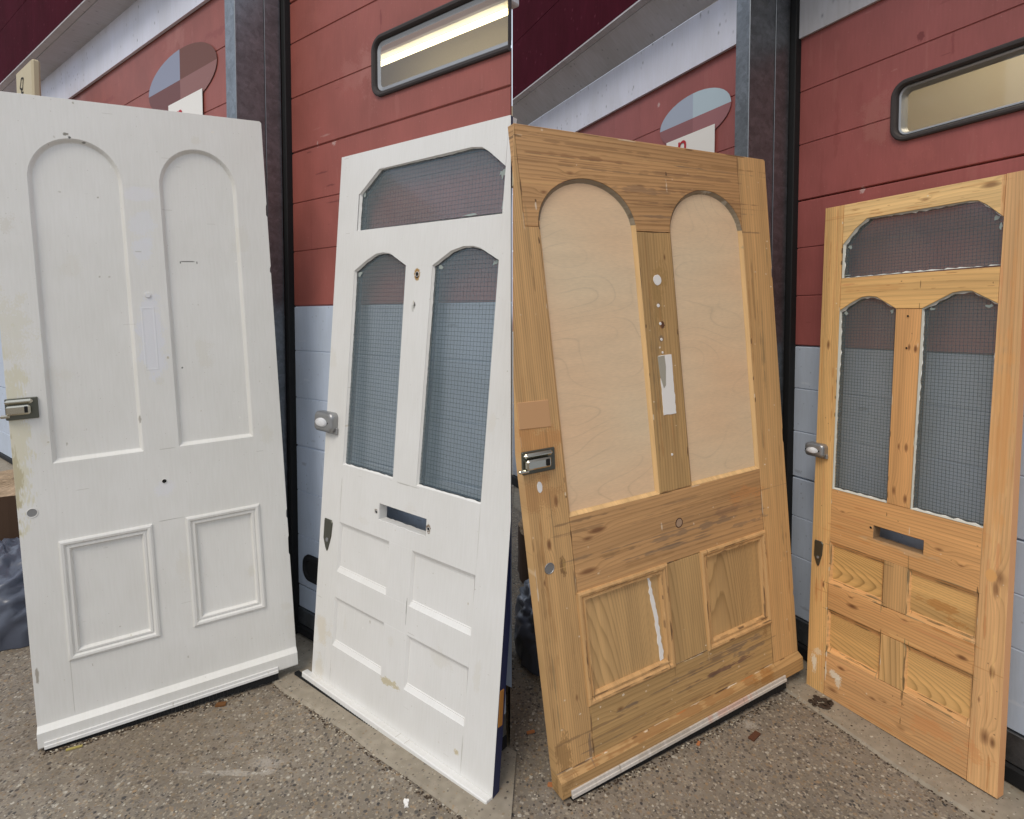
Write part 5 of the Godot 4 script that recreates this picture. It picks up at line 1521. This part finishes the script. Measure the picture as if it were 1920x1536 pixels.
	var d := {"m": m, "panel_m": pnl, "cham": 0.0007, "X": [0.075, 0.278, 0.357, 0.558, 0.0135], "Y": [0.170, 0.335, 0.433, 0.595, 0.796, 1.47, 1.518, 1.590],
		"right": rf, "right_back": PackedVector2Array(), "right_mid": -0.036, "edge": mat(Color(0.86, 0.63, 0.43), 0.7), "edge_in": mats.brown_wood,
		"top_light": pv([0.078, 1.590, 0.579, 1.594, 0.581, 1.735, 0.535, 1.780, 0.512, 1.796, 0.490, 1.800, 0.166, 1.798, 0.125, 1.768, 0.078, 1.714]),
		"top_rail_low": [Vector2(0.078, 1.714), Vector2(0.125, 1.768), Vector2(0.166, 1.798), Vector2(0.490, 1.800), Vector2(0.512, 1.796), Vector2(0.535, 1.780), Vector2(0.581, 1.735)],
		"left_head": [Vector2(0.075, 1.468), Vector2(0.125, 1.500), Vector2(0.160, 1.516), Vector2(0.185, 1.518), Vector2(0.211, 1.514), Vector2(0.280, 1.471)],
		"right_head": [Vector2(0.365, 1.469), Vector2(0.454, 1.517), Vector2(0.480, 1.521), Vector2(0.507, 1.520), Vector2(0.5779, 1.478)],
		"slot": [0.237, 0.657, 0.404, 0.705], "slot_m": mat(Color(0.55, 0.44, 0.32), 0.9), "side_w": 0.45, "wire": 0.0112, "bead": [0.0012, 0.0045], "bead_m": mats.putty, "ragged": [0.0004, 0.003, 0.001, 0.0002, 0.004, 0.0015, 0.0005], "ragged_m": mats.filler, "flake_m": mats.flake,
		"flakes": [[0.100, 1.705, 0.016, 0.014], [0.557, 1.735, 0.016, 0.016], [0.57, 1.71, 0.007, 0.02], [0.095, 1.46, 0.014, 0.012], [0.262, 1.462, 0.012, 0.012], [0.392, 1.468, 0.016, 0.010], [0.552, 1.474, 0.016, 0.010], [0.092, 1.60, 0.02, 0.004]]}
	glazed_door(o, d)
	rim_latch_grey(o, 0.012, 0.934, 0.080, 0.052)
	shield(o, 0.031, 0.532, 0.036, 0.100)
	bore(o, "knocker_hole", 0.322, 1.445, 0.004, m, mats.dark)
	bore(o, "knocker_hole", 0.322, 1.337, 0.004, m, mats.dark)
	bore(o, "screw_hole", 0.228, 0.694, 0.005, m, mats.dark)

# ---------------------------------------------------------------- clutter
func tarp_bundle(at: Vector3, r: Vector3, label: String, sd: int) -> void:
	var o := base("tarp_bundle", at)
	tag(o, label, "tarp", "tarpaulin bundles behind the panelled doors")
	var st := begin()
	var nu := 72
	var nv := 30
	var f := FastNoiseLite.new()
	f.seed = sd
	f.frequency = 1.0
	f.fractal_octaves = 3
	f.noise_type = FastNoiseLite.TYPE_SIMPLEX_SMOOTH
	f.fractal_type = FastNoiseLite.FRACTAL_RIDGED
	st.set_smooth_group(0)
	var pt := func(i, j):
		var a: float = TAU * i / nu
		var t: float = float(j) / nv
		var d := Vector3(cos(a) * sin(PI * 0.5 * t), cos(PI * 0.5 * t), sin(a) * sin(PI * 0.5 * t))
		var q: float = 1.0 + 0.13 * f.get_noise_3d(d.x * 2.2, d.y * 2.6, d.z * 2.2) + 0.035 * f.get_noise_3d(d.x * 8.0, d.y * 11.0, d.z * 8.0)
		return Vector3(d.x * r.x * q, maxf(0.003, pow(maxf(d.y, 0.0), 0.6) * r.y * q), d.z * r.z * q)
	for j in nv:
		for i in nu:
			var p: Array = [pt.call(i, j), pt.call((i + 1) % nu, j), pt.call((i + 1) % nu, j + 1), pt.call(i, j + 1)]
			for q in [[0, 1, 2], [0, 2, 3]]:
				for k in q:
					st.add_vertex(p[k])
	st.index()
	st.generate_normals()
	put(st, "sheet", mats.tarp, o)

func log_slab(at: Vector3, r: float, h: float, label: String, sd: int) -> void:
	var o := base("log_slab", at)
	tag(o, label, "log", "cut logs behind the panelled doors")
	var f := FastNoiseLite.new()
	f.seed = sd
	f.frequency = 1.0
	var top := begin()
	var side := begin()
	var n := 64
	var rad := func(a, y): return r * (1.0 + 0.05 * f.get_noise_2d(cos(a) * 1.3, sin(a) * 1.3) + 0.02 * f.get_noise_3d(cos(a) * 9.0, y * 14.0, sin(a) * 9.0))
	for i in n:
		var a := TAU * i / n
		var b := TAU * (i + 1) / n
		for j in 6:
			var y0 := h * j / 6.0
			var y1 := h * (j + 1) / 6.0
			var p := []
			for q in [[a, y0], [b, y0], [b, y1], [a, y1]]:
				var rr: float = rad.call(q[0], q[1])
				p.append(Vector3(cos(q[0]) * rr, q[1], sin(q[0]) * rr))
			quad(side, p[0], p[1], p[2], p[3], Vector3(cos((a + b) / 2), 0, sin((a + b) / 2)))
		for j in 8:
			var p := []
			for q in [[a, j], [b, j], [b, j + 1], [a, j + 1]]:
				var rr: float = rad.call(q[0], h) * q[1] / 8.0
				p.append(Vector3(cos(q[0]) * rr, h + 0.008 * f.get_noise_2d(cos(q[0]) * rr * 30.0, sin(q[0]) * rr * 30.0) * (1.0 if q[1] < 8 else 0.0), sin(q[0]) * rr))
			var nn: Vector3 = (p[1] - p[0]).cross(p[3] - p[0])
			if nn.length() < 1e-9:
				nn = Vector3.UP
			nn = nn.normalized()
			if nn.y < 0:
				nn = -nn
			quad(top, p[0], p[1], p[2], p[3], nn, Vector2(p[0].x, p[0].z), Vector2(p[1].x, p[1].z), Vector2(p[2].x, p[2].z), Vector2(p[3].x, p[3].z))
	put(side, "bark", mats.bark, o)
	put(top, "sawn_top", mats.sawn, o)

func chip(called: String, x: float, z: float, y: float, s: Vector3, turn: float, m: Material, label: String, cat: String) -> void:
	var o := base(called, Vector3(x, y, z), turn)
	tag(o, label, cat)
	var st := begin()
	var p := jag(rect(-s.x / 2, -s.z / 2, s.x / 2, s.z / 2), s.z * 0.12, s.x * 0.35)
	var idx := Geometry2D.triangulate_polygon(p)
	for i in range(0, idx.size(), 3):
		tri(st, Vector3(p[idx[i]].x, s.y, p[idx[i]].y), Vector3(p[idx[i + 1]].x, s.y, p[idx[i + 1]].y), Vector3(p[idx[i + 2]].x, s.y * 0.8, p[idx[i + 2]].y), Vector3.UP)
	for i in p.size():
		var q := p[(i + 1) % p.size()]
		var e := (q - p[i]).normalized()
		quad(st, Vector3(p[i].x, 0, p[i].y), Vector3(q.x, 0, q.y), Vector3(q.x, s.y, q.y), Vector3(p[i].x, s.y, p[i].y), Vector3(e.y, 0, -e.x))
	put(st, "piece", m, o)

func build_clutter() -> void:
	mats.sawn = mat(Color(1, 1, 1), 1.0, 0.0, paintwork(256, 256, 1.0, 1.0, Color(0.62, 0.53, 0.42), 0.25, 0.18, 5000, Color(0.25, 0.2, 0.15), []))
	tarp_bundle(Vector3(-2.42, 0, -2.78), Vector3(0.34, 0.34, 0.30), "crumpled dark tarpaulin bundle behind the white panelled door", 3)
	tarp_bundle(Vector3(0.275, 0, -2.62), Vector3(0.245, 0.29, 0.36), "crumpled dark tarpaulin bundle behind the stripped panelled door", 8)
	log_slab(Vector3(-2.80, 0, -3.38), 0.36, 0.52, "sawn log standing behind the tarpaulin and white panelled door", 4)
	log_slab(Vector3(0.385, 0, -3.34), 0.355, 0.27, "sawn log standing behind the tarpaulin and stripped panelled door", 6)
	chip("wood_chip", 0.065, -2.02, 0.001, Vector3(0.028, 0.006, 0.009), 20, mats.chip, "orange wood chip on the ground beside the stripped door's tarpaulin", "wood chip")
	chip("wood_chip", 0.555, -2.02, 0.001, Vector3(0.028, 0.006, 0.010), 25, mats.chip, "orange wood chip on the ground in front of stripped panelled door", "wood chip")
	chip("wood_chip", 0.125, -1.785, 0.001, Vector3(0.026, 0.006, 0.012), -10, mats.chip, "orange wood chip by the lower corner of stripped panelled door", "wood chip")
	chip("wood_chip", 0.635, -1.965, 0.001, Vector3(0.018, 0.005, 0.009), 60, mats.chip, "small orange wood chip nearest the yard's middle, before stripped door", "wood chip")
	chip("dead_leaf", 0.84, -2.0, 0.001, Vector3(0.05, 0.006, 0.022), 40, mat(Color(0.36, 0.22, 0.14), 0.9), "brown dead leaf on the ground between the stripped doors", "leaf")
	chip("dead_leaf", -1.09, -2.17, 0.001, Vector3(0.035, 0.006, 0.02), 10, mat(Color(0.42, 0.27, 0.12), 0.9), "brown dead leaf on the ground before white panelled door", "leaf")
	chip("paint_chip", -0.315, -1.715, 0.001, Vector3(0.012, 0.004, 0.03), 10, mats.filler, "white paint chip on the ground before white glazed door", "paint chip")
	chip("straw_tuft", -1.475, -1.945, 0.001, Vector3(0.045, 0.004, 0.008), 28, mats.straw, "yellow straw under the white panelled door's corner", "straw")
	# soil lump on the pavement beside the stripped glazed door
	var o := base("soil_lump", Vector3(1.155, 0.010, -2.165))
	tag(o, "dark brown soil splat on the pavement below stripped glazed door", "soil")
	var st := begin()
	for k in 26:
		var a := rng.randf() * TAU
		var d := sqrt(rng.randf()) * 0.035
		bbox(st, Vector3(cos(a) * d * 1.2, 0.003, sin(a) * d), Vector3(rng.randf_range(0.012, 0.024), 0.006, rng.randf_range(0.012, 0.022)), 0.003)
	put(st, "crumbs", mats.soil, o).set_meta("kind", "stuff")
	# dirt and loose stones lying along the pavement joints and over the yard
	var grit := [begin(), begin(), begin()]
	for k in 1500:
		var bay := k % 2
		var b := BASE1 if bay == 0 else BASE2
		var yaw := deg_to_rad(YAW1 if bay == 0 else YAW2)
		var e := Vector3(cos(yaw), 0, -sin(yaw))
		var n := Vector3(sin(yaw), 0, cos(yaw))
		var s1 := rng.randf_range(-0.3, 1.5)
		var off := (0.267 if bay == 0 else 0.245) + 0.006 * sin(s1 * 23.0) + rng.randfn() * 0.006 + 0.004
		var y := 0.001
		if k % 4 == 3:
			off = rng.randf_range(0.02, 0.235)
			y = 0.0105
		var p := b + e * s1 + n * off
		if (bay == 0 and p.x > -0.01) or (bay == 1 and p.x < 0.01):
			continue
		var g := rng.randf()
		var sz := lerpf(0.002, 0.0065, g * g * g)
		bbox(grit[0 if k % 4 < 2 else k % 3], p + Vector3(0, y, 0), Vector3(sz * rng.randf_range(0.8, 1.8), sz * 0.6, sz), sz * 0.2)
	for k in 700:
		var first := k % 2 == 0
		var a := Vector3(-1.57, 0.001, -1.915) if first else Vector3(0.16, 0.001, -1.705)
		var b := Vector3(-1.02, 0.001, -2.245) if first else Vector3(1.0, 0.001, -2.2)
		var t := rng.randf()
		var p := a.lerp(b, t) + Vector3(0.51, 0, 0.86) * (absf(rng.randfn()) * 0.012 - 0.004)
		var sz := rng.randf_range(0.002, 0.006)
		bbox(grit[0 if k % 5 < 3 else k % 3], p, Vector3(sz * rng.randf_range(0.8, 1.8), sz * 0.6, sz), sz * 0.2)
	for k in 1500:
		var p := Vector3(rng.randf_range(-1.9, 1.7), 0.001, rng.randf_range(-2.7, -1.5))
		var sz := rng.randf_range(0.002, 0.0048)
		bbox(grit[k % 3], p, Vector3(sz * rng.randf_range(0.8, 1.6), sz * 0.7, sz), sz * 0.25)
	var gm := [mats.soil, mat(Color(0.50, 0.43, 0.34), 0.95), mat(Color(0.74, 0.70, 0.62), 0.9)]
	var nm := ["dark_grit", "brown_grit", "pale_grit"]
	for i in 3:
		var g := put(grit[i], nm[i], gm[i])
		tag(g, ["dark soil crumbs along the pavement joints", "brown grit strewn over the yard and pavement", "pale grit strewn over the yard and pavement"][i], "grit")
		g.set_meta("kind", "stuff")
